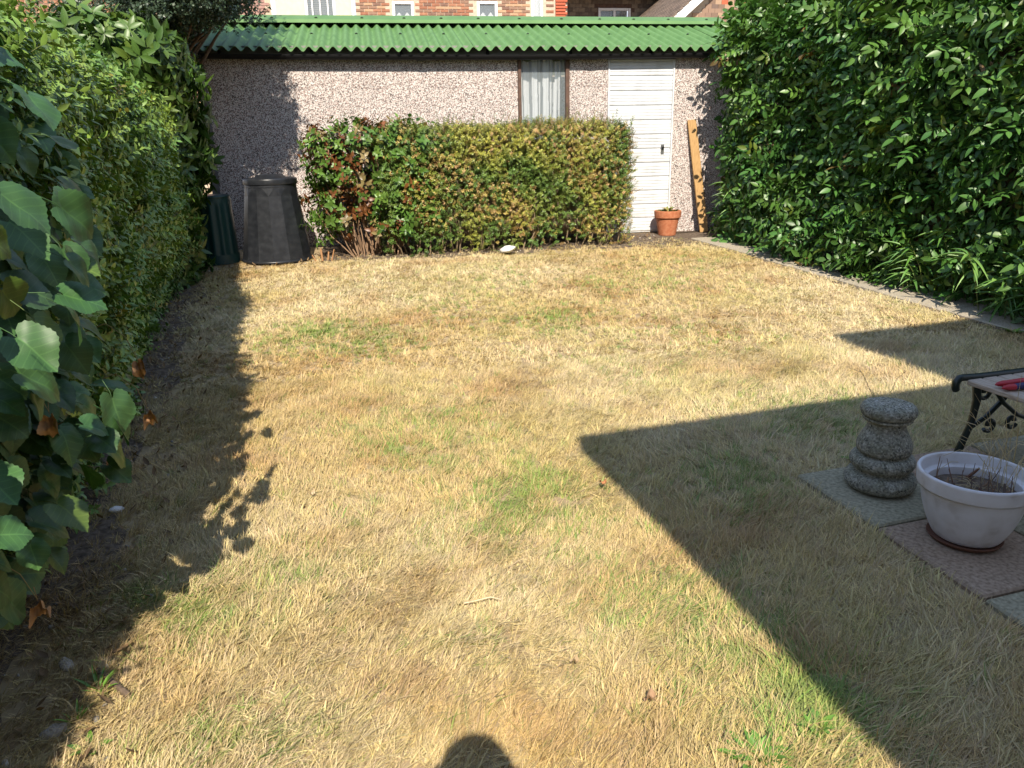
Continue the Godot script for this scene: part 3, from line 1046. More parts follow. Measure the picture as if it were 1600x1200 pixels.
# ---------------------------------------------------------------- houses beyond
func window_part(o: Node3D, x0: float, x1: float, y0: float, y1: float, d: float, lights := 1, curtain := true) -> void:
	var w := Node3D.new()
	w.name = "window"
	o.add_child(w, true)
	var b := MB.new()
	var e := 0.075
	b.bx(x0, x0 + e, y0, y1, d - 0.03, d + 0.05, 0.008)
	b.bx(x1 - e, x1, y0, y1, d - 0.03, d + 0.05, 0.008)
	b.bx(x0 + e, x1 - e, y1 - e, y1, d - 0.029, d + 0.05, 0.008)
	b.bx(x0 + e, x1 - e, y0, y0 + e, d - 0.029, d + 0.05, 0.008)
	for k in lights - 1:
		var xm := lerpf(x0, x1, (k + 1.0) / lights)
		b.bx(xm - 0.04, xm + 0.04, y0 + e, y1 - e, d - 0.028, d + 0.05, 0.008)
	inst("frame", b.mesh(), M.upvc, w)
	for k in lights:
		var p := MB.new()
		var xa := lerpf(x0, x1, float(k) / lights) + 0.06
		var xb := lerpf(x0, x1, (k + 1.0) / lights) - 0.06
		p.bx(xa, xb, y0 + 0.06, y1 - 0.06, d + 0.01, d + 0.018)
		inst("pane", p.mesh(), M.glass, w)
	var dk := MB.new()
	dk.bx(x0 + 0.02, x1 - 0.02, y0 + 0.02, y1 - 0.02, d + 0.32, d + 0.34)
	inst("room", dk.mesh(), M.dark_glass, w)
	if curtain:
		for s in 2:
			var cu := MB.new()
			var wd := (x1 - x0) * 0.42
			for k in 17:
				var t := k / 16.0
				var xx := x0 + 0.06 + wd * t if s == 0 else x1 - 0.06 - wd * t
				var top := y1 - 0.12 - (y1 - y0) * (0.15 + 0.3 * absf(t - 0.5))
				var a := 0.015 * sin(t * 28.0)
				for yy in [y0 + 0.05, top]:
					cu.vert(P(xx, yy, d + 0.1 + a), Vector3(cos(t * 28.0) * 0.6, 0, 1).normalized())
			for k in 16:
				cu.tri(k * 2, k * 2 + 1, k * 2 + 3)
				cu.tri(k * 2, k * 2 + 3, k * 2 + 2)
			inst("curtain", cu.mesh(), M.net, w)

# courses of bricks or hung tiles over a face; those in view as parts, the others joined
func courses(o: Node3D, called: String, x0: float, x1: float, y0: float, y1: float, d: float, size: Vector3, gap: float, tones: Array, holes: Array, most: int, view: Rect2, tilt := 0.0) -> void:
	var one := MB.new()
	one.box(Transform3D(Basis(Vector3.RIGHT, tilt), Vector3.ZERO), size, 0.004)
	var mesh := one.mesh()
	var mats: Array = []
	for t in tones:
		mats.append(tri_mat(ramp_tex(64, 0.06, FastNoiseLite.TYPE_SIMPLEX_SMOOTH, [t[0], t[1]], 4, 5), 0.4, 0.9))
	var rest: Array = []
	for q in tones: rest.append(MB.new())
	var row := 0
	var y := y0
	var made := 0
	while y < y1:
		var x := x0 + (size.x + gap) * (0.5 if row % 2 else 0.0)
		while x + size.x <= x1 + 0.01:
			var cx := x + size.x / 2
			var ok := true
			for h in holes:
				if cx + size.x / 2 > h[0] and cx - size.x / 2 < h[1] and y + size.y / 2 > h[2] and y - size.y / 2 < h[3]: ok = false
			if ok:
				var k := rng.randi() % tones.size()
				var at := P(cx, y, d + rr(-.003, .003))
				if made < most and view.has_point(Vector2(cx, y)):
					inst(called, mesh, mats[k], o, T(at))
					made += 1
				else:
					rest[k].box(Transform3D(Basis(Vector3.RIGHT, tilt), at), size, 0.0)
			x += size.x + gap
		y += size.y + gap
		row += 1
	for k in tones.size():
		if rest[k].v.size():
			var r := inst(called + "_courses", rest[k].mesh(), mats[k], o)
			r.set_meta("kind", "stuff")

func build_houses() -> void:
	rng.seed = 4
	var red := [[lin(.24, .10, .06), lin(.34, .15, .09)], [lin(.28, .125, .075), lin(.40, .20, .12)], [lin(.22, .13, .09), lin(.30, .18, .125)], [lin(.36, .22, .13), lin(.46, .30, .19)], [lin(.15, .085, .065), lin(.23, .13, .095)]]
	# middle house of brick
	var h := thing("brick_house", Vector3.ZERO, "red and brown brick house with three white windows, seen over garage roof", "house")
	var D := 23.0
	var wins := [[0.86, 1.45, 3.85, 4.77], [3.16, 3.74, 3.85, 4.79], [4.67, 5.02, 3.7, 5.6]]
	inst("wall", holed_wall(-0.1, 5.7, 0.0, 6.6, D, D + 0.3, wins), M.mortar, h)
	courses(h, "brick", -0.1, 5.34, 3.62, 6.5, D, Vector3(0.215, 0.065, 0.03), 0.011, red, wins, 295, Rect2(-0.2, 4.25, 6, 0.85))
	for w in wins:
		window_part(h, w[0] + 0.003, w[1] - 0.003, w[2] + 0.003, w[3] - 0.003, D + 0.03)
	var q := MB.new()
	for k in 36:
		var y := 3.6 + 0.08 * k
		var off := 0.05 if k % 2 else 0.0
		q.box(T(P(5.5 + off * 0.5, y, D - 0.02)), Vector3(0.28 + off, 0.062, 0.10), 0.006)
	inst("quoin", q.mesh(), mat(lin(.42, .10, .05), 0.9), h)
	var rf := MB.new()
	rf.bx(-0.2, 5.8, 6.602, 6.75, D - 0.35, D + 0.3)
	rf.quad(P(-0.2, 6.752, D - 0.35), P(5.8, 6.752, D - 0.35), P(5.8, 9.3, D + 3.5), P(-0.2, 9.3, D + 3.5), Vector3(0, 1, 1))
	inst("roof", rf.mesh(), mat(lin(.16, .08, .05), 0.9), h)
	# cream house to the left
	var c := thing("cream_house", Vector3.ZERO, "cream painted house with a blind-covered window and white corner pipe", "house")
	inst("wall", holed_wall(-2.16, -0.22, 0.0, 6.4, D - 0.1, D + 0.3, [[-1.42, -0.62, 3.6, 6.0]]), M.cream, c)
	window_part(c, -1.417, -0.623, 3.603, 5.997, D - 0.07, 1, false)
	var bl := MB.new()
	for k in 36:
		bl.box(T(P(-1.02, 4.0 + 0.05 * k, D + 0.1), Vector3(0.9, 0, 0)), Vector3(0.66, 0.042, 0.003))
	var wn: Node = c.get_child(1)
	inst("venetian_blind", bl.mesh(), mat(lin(.38, .38, .37), 0.6), wn)
	for k in 3:
		var bar := MB.new()
		bar.bx(-1.24 + 0.2 * k, -1.205 + 0.2 * k, 3.7, 5.92, D - 0.095, D - 0.07, 0.004)
		inst("glazing_bar", bar.mesh(), M.upvc, wn)
	for e in [[-2.22, 0.05, M.upvc], [-0.17, 0.045, M.upvc]]:
		var pb := MB.new()
		pb.tube([P(e[0], 0, D - 0.17), P(e[0], 3.0, D - 0.17), P(e[0], 6.4, D - 0.17)], [e[1], e[1], e[1]], 10)
		inst("downpipe", pb.mesh(), e[2], c)
	var crf := MB.new()
	crf.bx(-2.3, -0.21, 6.402, 6.55, D - 0.4, D + 0.3)
	crf.quad(P(-2.3, 6.552, D - 0.4), P(-0.21, 6.552, D - 0.4), P(-0.21, 9.0, D + 3.5), P(-2.3, 9.0, D + 3.5), Vector3(0, 1, 1))
	inst("roof", crf.mesh(), mat(lin(.16, .08, .05), 0.9), c)
	# far-left pinkish brick house
	var l := thing("pink_brick_house", Vector3.ZERO, "pinkish brick house wall glimpsed behind the dark tree", "house")
	inst("wall", holed_wall(-9.0, -2.3, 0.0, 6.6, D + 0.6, D + 0.9, []), M.mortar, l)
	courses(l, "brick", -3.4, -2.32, 3.6, 6.5, D + 0.6, Vector3(0.215, 0.065, 0.03), 0.012, [[lin(.36, .20, .17), lin(.44, .27, .23)], [lin(.30, .17, .15), lin(.38, .24, .21)]], [], 40, Rect2(-2.9, 4.3, 0.6, 0.8))
	courses(l, "brick", -9.0, -3.42, 1.0, 6.5, D + 0.6, Vector3(0.215, 0.065, 0.03), 0.012, red, [], 0, Rect2(0, 0, 0, 0))
	var lrf := MB.new()
	lrf.quad(P(-9.2, 6.602, D + 0.3), P(-2.31, 6.602, D + 0.3), P(-2.31, 9.0, D + 4.0), P(-9.2, 9.0, D + 4.0), Vector3(0, 1, 1))
	inst("roof", lrf.mesh(), mat(lin(.17, .085, .05), 0.9), l)
	# right-hand house: hung tiles, deep eaves, and a gabled wing
	var t := thing("tile_hung_house", Vector3.ZERO, "brown tile-hung house with a gabled wing and white bargeboard", "house")
	var DT := 26.0
	var tw := [[7.46, 8.54, 4.0, 5.10]]
	inst("wall", holed_wall(5.9, 13.5, 0.0, 6.2, DT, DT + 0.3, tw), M.timber_dark, t)
	var tile := [[lin(.13, .10, .075), lin(.21, .165, .125)], [lin(.19, .15, .11), lin(.28, .22, .165)], [lin(.10, .075, .06), lin(.17, .13, .10)]]
	courses(t, "hung_tile", 5.9, 9.8, 4.2, 6.1, DT - 0.01, Vector3(0.2, 0.115, 0.02), 0.004, tile, tw, 150, Rect2(6.2, 4.6, 3.2, 1.0), 0.12)
	window_part(t, 7.463, 8.537, 4.003, 5.097, DT + 0.03, 2)
	var ev := MB.new()
	ev.bx(5.8, 13.0, 5.36, 5.46, DT - 0.75, DT + 0.3)
	ev.quad(P(5.8, 5.462, DT - 0.75), P(13.0, 5.462, DT - 0.75), P(13.0, 8.6, DT + 4), P(5.8, 8.6, DT + 4), Vector3(0, 1, 1))
	inst("eaves", ev.mesh(), M.timber_dark, t)
	var wing := Node3D.new()
	wing.name = "gabled_wing"
	t.add_child(wing)
	var DF := 20.8
	var slope := 0.84
	var ex := 7.55
	var eyy := 3.78
	var rx := 11.2
	var ry := eyy + slope * (rx - ex)
	var gw := MB.new()
	gw.flat(P(ex + 0.35, eyy, DF), P(rx * 2 - ex - 0.35, eyy, DF), P(rx, ry - 0.3, DF), Vector3(0, 0, 1))
	gw.bx(ex + 0.35, rx * 2 - ex - 0.35, 0.0, eyy, DF, DF + 5.0)
	inst("gable_wall", gw.mesh(), M.mortar, wing)
	var gt := MB.new()
	var gtones := [Color(.20, .135, .10), Color(.28, .185, .135), Color(.38, .26, .18), Color(.17, .12, .10), Color(.45, .12, .06), Color(.24, .16, .12)]
	for r in 22:
		var y := eyy + 0.02 + 0.1 * r
		for k in 34:
			var x := ex + 0.5 + 0.175 * k + (0.085 if r % 2 else 0.0)
			if y + 0.12 < eyy + slope * (x - ex) - 0.34 and x < rx:
				gt.col = gtones[rng.randi() % 4] if rng.randf() < 0.88 else gtones[4 + rng.randi() % 2]
				gt.box(T(P(x + 0.085, y + 0.05, DF - 0.014), Vector3(0.1, 0, 0)), Vector3(0.168, 0.1, 0.018))
	var gto := inst("hung_tiles", gt.mesh(), M.vcol, wing)
	gto.set_meta("kind", "stuff")
	var rt := MB.new()
	var len := sqrt(1 + slope * slope)
	var rot := Basis(Vector3.BACK, atan(slope))
	for r in 46:
		var s := 0.1 * r
		var px := ex + s / len
		var py := eyy + slope * s / len
		for k in 31:
			rt.col = Color(.21, .155, .115) * rr(0.65, 1.25)
			var dd := DF - 0.22 + 0.17 * (k + (0.5 if r % 2 else 0.0))
			rt.box(Transform3D(rot * Basis(Vector3.BACK, -0.10), P(px + 0.05, py + 0.06, dd)), Vector3(0.135, 0.014, 0.165))
	rt.col = Color(.05, .04, .03)
	rt.quad(P(ex, eyy - 0.02, DF - 0.25), P(rx, ry - 0.02, DF - 0.25), P(rx, ry - 0.02, DT), P(ex, eyy - 0.02, DT), Vector3(-1, 1, 0))
	rt.quad(P(2 * rx - ex, eyy - 0.02, DF - 0.25), P(rx, ry - 0.02, DF - 0.25), P(rx, ry - 0.02, DT), P(2 * rx - ex, eyy - 0.02, DT), Vector3(1, 1, 0))
	var rto := inst("roof_tiles", rt.mesh(), M.vcol, wing)
	rto.set_meta("kind", "stuff")
	var bb := MB.new()
	for s in [-1.0, 1.0]:
		var mid := P(rx + s * (rx - ex) / 2.0, (eyy + ry) / 2.0 - 0.13, DF - 0.27)
		bb.box(Transform3D(Basis(Vector3.BACK, -s * atan(slope)), mid), Vector3((rx - ex) * len + 0.2, 0.2, 0.035), 0.006)
	inst("bargeboard", bb.mesh(), M.upvc, wing)
	var gg := MB.new()
	gg.tube([P(ex - 0.05, eyy - 0.03, DF - 0.25), P(ex - 0.05, eyy - 0.03, DF + 2), P(ex - 0.05, eyy - 0.03, DT)], [.055, .055, .055], 8)
	inst("gutter", gg.mesh(), M.gutter, wing)

# the photographer's own house, whose shadow lies over the right of the lawn
func build_own_house(sun: Vector3) -> void:
	var yaw := atan2(GU.y, GU.x)
	var h := thing("own_house", Vector3.ZERO, "rendered house with flat-roofed extension standing behind the photographer", "house")
	var place := func(gx: float, gd: float, height: float) -> Vector2:   # shadow corner on the lawn -> (u, w) of the roof corner
		var k: float = height / -sun.y
		var x: float = gx - sun.x * k
		var d: float = gd + sun.z * k
		return Vector2(x * GU.x + d * GU.y, x * GW.x + d * GW.y)
	var e1: Vector2 = place.call(0.86, 3.30, 3.3)
	var e2: Vector2 = place.call(2.97, 4.61, 4.7)
	var add := func(called: String, u0: float, u1: float, w0: float, w1: float, y0: float, y1: float, m: Material) -> void:
		var b := MB.new()
		var c := Vector2((u0 + u1) / 2, (w0 + w1) / 2)
		var x := c.x * GU.x + c.y * GW.x
		var d := c.x * GU.y + c.y * GW.y
		b.box(Transform3D(Basis(Vector3.UP, yaw), P(x, (y0 + y1) / 2, d)), Vector3(u1 - u0, y1 - y0, w1 - w0), 0.01)
		inst(called, b.mesh(), m, h)
	var base := -0.45
	var t1 := -0.228 + 3.3
	var t2 := -0.175 + 4.7
	add.call("extension_wall", e1.x + 0.62, e1.x + 4.2, e1.y - 6.6, e1.y - 0.06, base, t1 - 0.18, M.render_wall)
	add.call("extension_roof", e1.x, e1.x + 4.26, e1.y - 6.66, e1.y, t1 - 0.178, t1, M.dark_post)
	add.call("extension_window", e1.x + 1.1, e1.x + 2.3, e1.y - 0.058, e1.y - 0.04, 0.5, 1.7, M.dark_glass)
	add.call("side_wing_wall", e2.x + 0.62, e2.x + 5.0, e1.y - 6.6, e2.y - 0.06, t1 + 0.002, t2 - 0.18, M.render_wall)
	add.call("side_wing_base", e1.x + 4.262, e2.x + 5.0, e1.y - 6.6, e2.y - 0.06, base, t1, M.render_wall)
	add.call("side_wing_roof", e2.x, e2.x + 5.1, e1.y - 6.66, e2.y, t2 - 0.178, t2, M.dark_post)
	add.call("main_wall", e1.x - 3.6, e1.x + 9.0, e1.y - 12.0, e1.y - 6.68, base, 5.6, M.render_wall)

# ---------------------------------------------------------------- plants
func vine_leaf(sd: int, crumple := 0.0) -> ArrayMesh:
	rng.seed = sd
	var b := MB.new()
	var N := 56
	var cx := Vector2(0, 0.47)
	var ph0 := rr(0, TAU)
	var fold := rr(0.12, 0.42)
	var curl := rr(0.15, 0.65)
	var hz := func(p: Vector2) -> float:
		return fold * absf(p.x) - curl * p.y * p.y + 0.035 * sin(p.x * 9.0 + ph0) * cos(p.y * 8.0) + crumple * (sin(p.x * 14.0 + ph0) + cos(p.y * 11.0)) * 0.12 + crumple * p.x * p.x * 1.6
	var nz := func(p: Vector2) -> Vector3:
		var e := 0.02
		return Vector3(-(hz.call(p + Vector2(e, 0)) - hz.call(p - Vector2(e, 0))) / (2 * e), -(hz.call(p + Vector2(0, e)) - hz.call(p - Vector2(0, e))) / (2 * e), 1).normalized()
	var put := func(p: Vector2) -> int:
		return b.vert(Vector3(p.x, p.y, hz.call(p)), nz.call(p), Vector2(0.5 + p.x * 0.9, 1.0 - clampf(p.y, 0, 1)))
	var mid: int = put.call(cx)
	var rings: Array = []
	for ring in 3:
		var f: float = [0.38, 0.74, 1.0][ring]
		var row: Array = []
		for k in N:
			var a := TAU * k / N - PI / 2
			var da := angle_difference(a, PI / 2)
			var db := angle_difference(a, -PI / 2)
			var r := 0.47 * (1.0 + 0.035 * cos(5.0 * da) + 0.15 * exp(-pow(da / 0.22, 2)) - 0.42 * exp(-pow(db / 0.22, 2)))
			if ring == 2: r *= 1.0 + (0.028 if k % 2 == 0 else -0.018)
			row.append(put.call(cx + Vector2(cos(a), sin(a)) * r * f))
		rings.append(row)
	for k in N:
		var k2 := (k + 1) % N
		b.tri(mid, rings[0][k], rings[0][k2])
		for ring in 2:
			b.tri(rings[ring][k], rings[ring][k2], rings[ring + 1][k2])
			b.tri(rings[ring][k], rings[ring + 1][k2], rings[ring + 1][k])
	b.tube([Vector3(0, -0.42, -0.12), Vector3(0, -0.2, -0.06), Vector3(0, 0.06, 0), Vector3(0, 0.28, hz.call(Vector2(0, .28)) - 0.01)], [.012, .011, .010, .005], 4, 1.0, false)
	return b.mesh()

func build_vine() -> void:
	var o := thing("broad_leaved_bush", Vector3.ZERO, "bush with large serrated dark green leaves in the near left foreground", "bush")
	var meshes: Array = []
	for k in 6: meshes.append(vine_leaf(500 + k))
	var dead: Array = []
	for k in 3: dead.append(vine_leaf(540 + k, 1.0))
	rng.seed = 12
	# canes
	var canes: Array = []
	for k in 12:
		var w := rr(1.0, 3.4)
		var u := rr(-1.15, -0.95)
		canes.append([G(u, w), G(u + rr(0.05, 0.3), w + rr(-.3, .3), rr(1.2, 1.75))])
	stems(o, "cane", canes, 0.012, 0.005, M.bark)
	var count := 0
	var spots: Array = []
	for k in 1500:
		var w := rr(1.25, 3.4)
		var y := rr(0.10, 1.0) if k % 3 == 0 else rr(0.6, 1.36 + 0.42 * smoothstep(1.7, 2.6, w))
		# outline of the bush's face: it leans out in the middle and draws in at the foot
		var face := -0.60 + 0.16 * sin(clampf((y - 0.1) / 1.5, 0, 1) * PI) + 0.07 * smoothstep(0.9, 1.2, y) + 0.10 * soft.get_noise_2d(w * 120.0, y * 120.0)
		face -= 0.22 * smoothstep(0.5, 0.1, y) + 0.26 * smoothstep(2.1, 3.2, w) + smoothstep(2.3, 1.2, w) * (0.44 - 0.30 * smoothstep(0.7, 1.2, y))
		var u := face - 0.34 * pow(rng.randf(), 1.3)
		spots.append([w, y, u, face - u])
	var placed: Array = []
	var deep := [[], []]
	for s in spots:
		if count >= 290: break
		var at := G(s[2], s[0], s[1])
		var near := false
		for q in placed:
			if at.distance_squared_to(q) < 0.0026: near = true
		if near: continue
		placed.append(at)
		var L := rr(0.07, 0.135) * (1.0 if s[3] < 0.2 else 0.9)
		var dir := Vector3(rr(0.2, 1.0), rr(-1.0, -0.1), rr(-.7, .7))
		var face2 := Vector3(rr(0.1, 0.9), rr(0.5, 1.2), rr(-.1, .9))
		var g := rr(0.75, 1.25)
		var c := Color(.085 * g, .19 * g, .06 * g)
		if rng.randf() < 0.2: c = Color(.13 * g, .20 * g, .035 * g)
		inst("leaf", meshes[count % 6], _tinted(M.leaf_vine, c), o, Transform3D(aim(dir, face2).scaled(Vector3.ONE * L), at))
		count += 1
	# the leaves further in
	for k in 1900:
		var w := rr(1.25, 3.3)
		var y := rr(0.2, 1.5 + 0.32 * smoothstep(1.4, 2.3, w))
		var u := -0.62 - 0.42 * rng.randf() - 0.2 * smoothstep(0.5, 0.1, y) - 0.2 * smoothstep(2.1, 3.2, w) - smoothstep(2.3, 1.2, w) * (0.42 - 0.30 * smoothstep(0.7, 1.2, y))
		var g := rr(0.75, 1.25)
		deep[0].append(Transform3D(aim(Vector3(rr(0.2, 1.0), rr(-1.0, -0.1), rr(-.7, .7)), Vector3(rr(0.1, 0.9), rr(0.5, 1.2), rr(-.1, .9))).scaled(Vector3.ONE * rr(.065, .13)), G(u, w, y)))
		deep[1].append(Color(.07 * g, .16 * g, .055 * g))
	multi("inner_leaves", o, meshes[0], M.leaf_vine, deep[0], deep[1])
	# curled brown leaves hanging at the edge
	for e in [[-0.48, 2.86, 0.66, .075], [-0.45, 2.72, 0.52, .08], [-0.55, 2.55, 0.44, .07], [-0.62, 2.45, 0.86, .09], [-0.6, 2.2, 0.72, .08], [-0.66, 2.0, 0.30, .08]]:
		var at := G(e[0], e[1], e[2])
		var d := inst("withered_leaf", dead[count % 3], _tinted(M.dead_leaf, Color(.36, .20, .09) * rr(0.8, 1.2)), o, Transform3D(aim(Vector3(rr(-.2, .3), -1, rr(-.3, .3)), Vector3(0.3, 0.2, 1)).scaled(Vector3(0.55, 1, 1) * e[3]), at))
		d.set_meta("label", "curled brown withered leaf hanging from a thin stalk")
		var st := MB.new()
		st.tube([at + Vector3(-0.16, 0.10, -0.02), at + Vector3(-0.08, 0.13, 0), at + Vector3(-0.02, 0.08, 0.01), at], [.002, .002, .0018, .0012], 4)
		inst("leaf_stalk", st.mesh(), _tinted(M.dead_leaf, Color(.30, .24, .10)), o)
		count += 1

func hedge_node(called: String, u: float, w: float, half: Vector3, label: String, cat: String) -> Node3D:
	var o := thing(called, Vector3.ZERO, label, cat)
	var p := G(u, w)
	p.y = gy(p.x, -p.z) + half.y
	o.transform = Transform3D(Basis(Vector3.UP, atan2(GU.y, GU.x)), p)
	return o

func build_plants() -> void:
	var S := {}
	for e in [["compound", 5], ["privet", 4], ["box", 4], ["shrub", 3], ["laurel", 4], ["gum", 4], ["bamboo", 4]]:
		S[e[0]] = []
		for k in e[1]: S[e[0]].append(sprig(e[0], 700 + k * 13))
	# --- right: tall climber-covered hedge (faces -x in its own axes)
	var hh := Vector3(0.75, 1.30, 3.05)
	var o := hedge_node("climber_hedge", 5.07 + 0.75, 5.42, hh, "tall dark green climber hedge with oval leaflets filling the right side", "hedge")
	branch_core(o, hh, 0.5, 0.2, 3)
	var tint_r := func(p: Vector3, _d: float) -> Color:
		var g := rr(0.75, 1.25)
		var n := soft.get_noise_3d(p.x * 90.0, p.y * 90.0, p.z * 90.0)
		if rng.randf() < 0.012: return Color(.28, .16, .06)
		if rng.randf() < 0.05: return Color(.17 * g, .22 * g, .03 * g)
		# fresh growth in patches
		var fresh := clampf(0.4 + 1.2 * n, 0.0, 1.0) * 0.7
		return Color(.095 * g, .23 * g, .05 * g).lerp(Color(.22 * g, .36 * g, .06 * g), fresh)
	foliage(o, hh, 0.66, 8600, S.compound, M.leaf_vein, {"tint": tint_r, "size": 1.15, "depth": 0.24, "bulge": 0.13, "up": 0.0, "stray": 0.09, "share": [1.6, 0.3, 1.0, 0.8, 0.5], "bend": func(q: Vector3) -> Vector3: return Vector3(0.17 * smoothstep(-1.6, -2.9, q.z) * smoothstep(0.6, -0.4, q.y), 0, 0)}, 21)
	rng.seed = 5
	var bare: Array = []
	for k in 14:
		var z := rr(-2.4, 2.6)
		var y := rr(-0.9, 0.6)
		bare.append([Vector3(-0.6, y, z), Vector3(-0.78, y + rr(-.1, .25), z + rr(-.6, .6))])
	stems(o, "woody_stem", bare, 0.007, 0.003, M.bark)
	# --- bamboo-like sprays at its foot
	var clumps := [[4.94, 4.35, .6, 66], [4.98, 5.05, .5, 52], [4.93, 3.75, .6, 60], [5.06, 7.75, .75, 26], [5.1, 7.1, .6, 14]]
	var says := ["clump of long pale green bamboo-like leaves at right edge beside path", "clump of bamboo-like leaves spilling onto path, left of largest clump", "clump of bamboo-like leaves at foot of hedge, nearest the bench", "tall thin grassy clump at hedge foot beside garage wall", "small grassy clump at hedge foot, second from the garage"]
	for i in clumps.size():
		var e: Array = clumps[i]
		rng.seed = 40 + i
		var c := thing("bamboo_clump", G(e[0], e[1]), says[i], "plant", "bamboo clumps at the hedge foot")
		var lm := [S.bamboo[0].leaf[0], S.bamboo[1].leaf[1], S.bamboo[2].leaf[2]]
		var tones := [Color(.11, .24, .045), Color(.08, .19, .04), Color(.15, .28, .06)]
		for k in 7:
			var st := MB.new()
			var a := rr(-1.2, 1.2) + PI
			var root := Vector3(rr(-.06, .18), 0, rr(-.34, .34))
			var tip := root + Vector3(cos(a) * rr(.05, .2), e[2] * rr(0.5, 1.0), sin(a) * rr(.05, .25))
			st.tube([root, root.lerp(tip, .5) + Vector3(0.01, .03, 0), tip], [.004, .0035, .002], 5)
			inst("cane", st.mesh(), _tinted(M.leaf, Color(.12, .16, .04)), c)
			for j in int(e[3] / 7.0) + 2:
				var at := root.lerp(tip, rr(0.25, 1.0))
				var b := rr(PI - 1.7, PI + 1.7)
				var dir := Vector3(cos(b), rr(-0.4, 0.6), sin(b))
				var L := rr(0.12, 0.23)
				inst("leaf", lm[k % 3], _tinted(M.leaf, tones[rng.randi() % 3] * rr(0.9, 1.1)), c, Transform3D(aim(dir, Vector3(-.2, 1, .2)) * Basis.from_scale(Vector3(rr(.016, .026) / 0.5, L, L)), at))
	# --- left: clipped privet hedge
	var lh := Vector3(0.55, 0.90, 4.0)
	var p := hedge_node("privet_hedge", -0.70 - 0.55, 3.46, lh, "clipped small-leaved green hedge running down the left side", "hedge")
	var bend_l := func(q: Vector3) -> Vector3: return Vector3(-0.22 * smoothstep(0.55, 1.6, q.z) - 0.22 * smoothstep(2.5, 3.5, q.z) - 0.17 * smoothstep(0.1, -0.8, q.y), 0, 0)
	branch_core(p, lh, 0.2, 0.16, 7, bend_l)
	var tint_l := func(q: Vector3, _d: float) -> Color:
		var g := rr(0.75, 1.3)
		var n := soft.get_noise_3d(q.x * 110.0 + 50.0, q.y * 110.0, q.z * 110.0)
		if rng.randf() < 0.04: return Color(.20 * g, .19 * g, .03 * g)
		return Color(.12 * g, .235 * g, .052 * g).lerp(Color(.30 * g, .39 * g, .065 * g), clampf(0.4 + 1.2 * n, 0, 1) * 0.75)
	foliage(p, lh, 0.34, 19500, S.privet, M.leaf, {"tint": tint_l, "depth": 0.15, "bulge": 0.06, "up": 0.5, "stray": 0.05, "share": [0.25, 1.5, 1.1, 0.4, 0.7], "bend": bend_l}, 22)
	rng.seed = 6
	var tr: Array = []
	for k in 24:
		var z := -3.8 + 0.25 * k
		tr.append([Vector3(rr(.15, .4), -0.92, z), Vector3(rr(0.2, .45), -0.3, z + rr(-.15, .15))])
	stems(p, "stem", tr, 0.012, 0.007, M.bark)
	# --- spotted laurel at the far end
	var ah := Vector3(0.56, 1.06, 0.66)
	var a := hedge_node("laurel_bush", -1.07, 7.92, ah, "laurel bush with long drooping yellow-green leaves between hedge and garage", "bush")
	branch_core(a, ah, 0.4, 0.24, 9)
	var tint_a := func(q: Vector3, _d: float) -> Color:
		var g := rr(0.75, 1.25)
		return Color(.10 * g, .19 * g, .04 * g).lerp(Color(.26 * g, .32 * g, .05 * g), clampf(rr(-0.3, 0.9) * (0.5 + soft.get_noise_3d(q.x * 120., q.y * 120., q.z * 120.)), 0, 1))
	foliage(a, ah, 0.4, 1700, S.laurel, M.leaf_vein, {"tint": tint_a, "depth": 0.25, "bulge": 0.10, "up": -0.25, "stray": 0.08, "bend": func(q: Vector3) -> Vector3: return Vector3(-0.18 * smoothstep(0.1, -0.7, q.y), 0, 0)}, 23)
	# --- front clipped hedge
	var fh := Vector3(1.36, 0.63, 0.27)
	var f := thing("clipped_hedge", Vector3.ZERO, "low box-shaped hedge with brown scorched patches in front of garage", "hedge")
	f.transform = Transform3D(Basis(Vector3.UP, 0.06), P(1.44, 0.605, 8.62))
	branch_core(f, fh, 0.12, 0.13, 11)
	var tint_f := func(q: Vector3, _d: float) -> Color:
		var g := rr(0.7, 1.3)
		var n := soft.get_noise_3d(q.x * 75.0 + 400.0, q.y * 95.0, q.z * 75.0)
		var n2 := soft.get_noise_3d(q.x * 160.0, q.y * 160.0 + 200.0, q.z * 160.0)
		var green := Color(.105 * g, .19 * g, .036 * g)
		var lime := Color(.42 * g, .40 * g, .07 * g)
		var brown := Color(.40 * g, .25 * g, .11 * g)
		# scorched towards the right-hand end, as far as the noise lets it
		var dry := clampf(0.34 * (q.x + 0.45) + 1.4 * n, 0.0, 1.0)
		var c := green.lerp(lime, clampf(0.32 + 1.3 * n2 + 0.2 * q.x, 0, 1) * 0.85)
		if rng.randf() < dry * 0.75: c = brown.lerp(lime, rr(0, 0.7))
		return c
	var keep_f := func(q: Vector3) -> bool:
		# ragged and hollow near the ground, worst at the right-hand foot
		var low := (q.y + 0.63) / 0.5
		if low > 1.0: return true
		if q.x > 1.05 and rng.randf() > 0.35 + 0.5 * low: return false
		return rng.randf() < 0.14 + 0.8 * low + 0.7 * soft.get_noise_2d(q.x * 150.0, 8.0)
	foliage(f, fh, 0.10, 13500, S.box, M.leaf, {"tint": tint_f, "keep": keep_f, "depth": 0.12, "bulge": 0.045, "up": 0.5, "stray": 0.05, "share": [0.8, 1.2, 1.1, 0.35, 1.5]}, 24)
	rng.seed = 8
	var fs: Array = []
	for k in 60:
		var x := rr(-1.25, 1.28)
		var z := rr(0.0, 0.22)
		fs.append([Vector3(x, -0.64, z), Vector3(x + rr(-.16, .16), rr(-.35, .0), rr(0.1, 0.25))])
	stems(f, "stem", fs, 0.009, 0.004, _tinted(M.vcol, Color(.22, .155, .09)))
	# --- half-dead shrub at the hedge's left end
	var sh := Vector3(0.58, 0.60, 0.30)
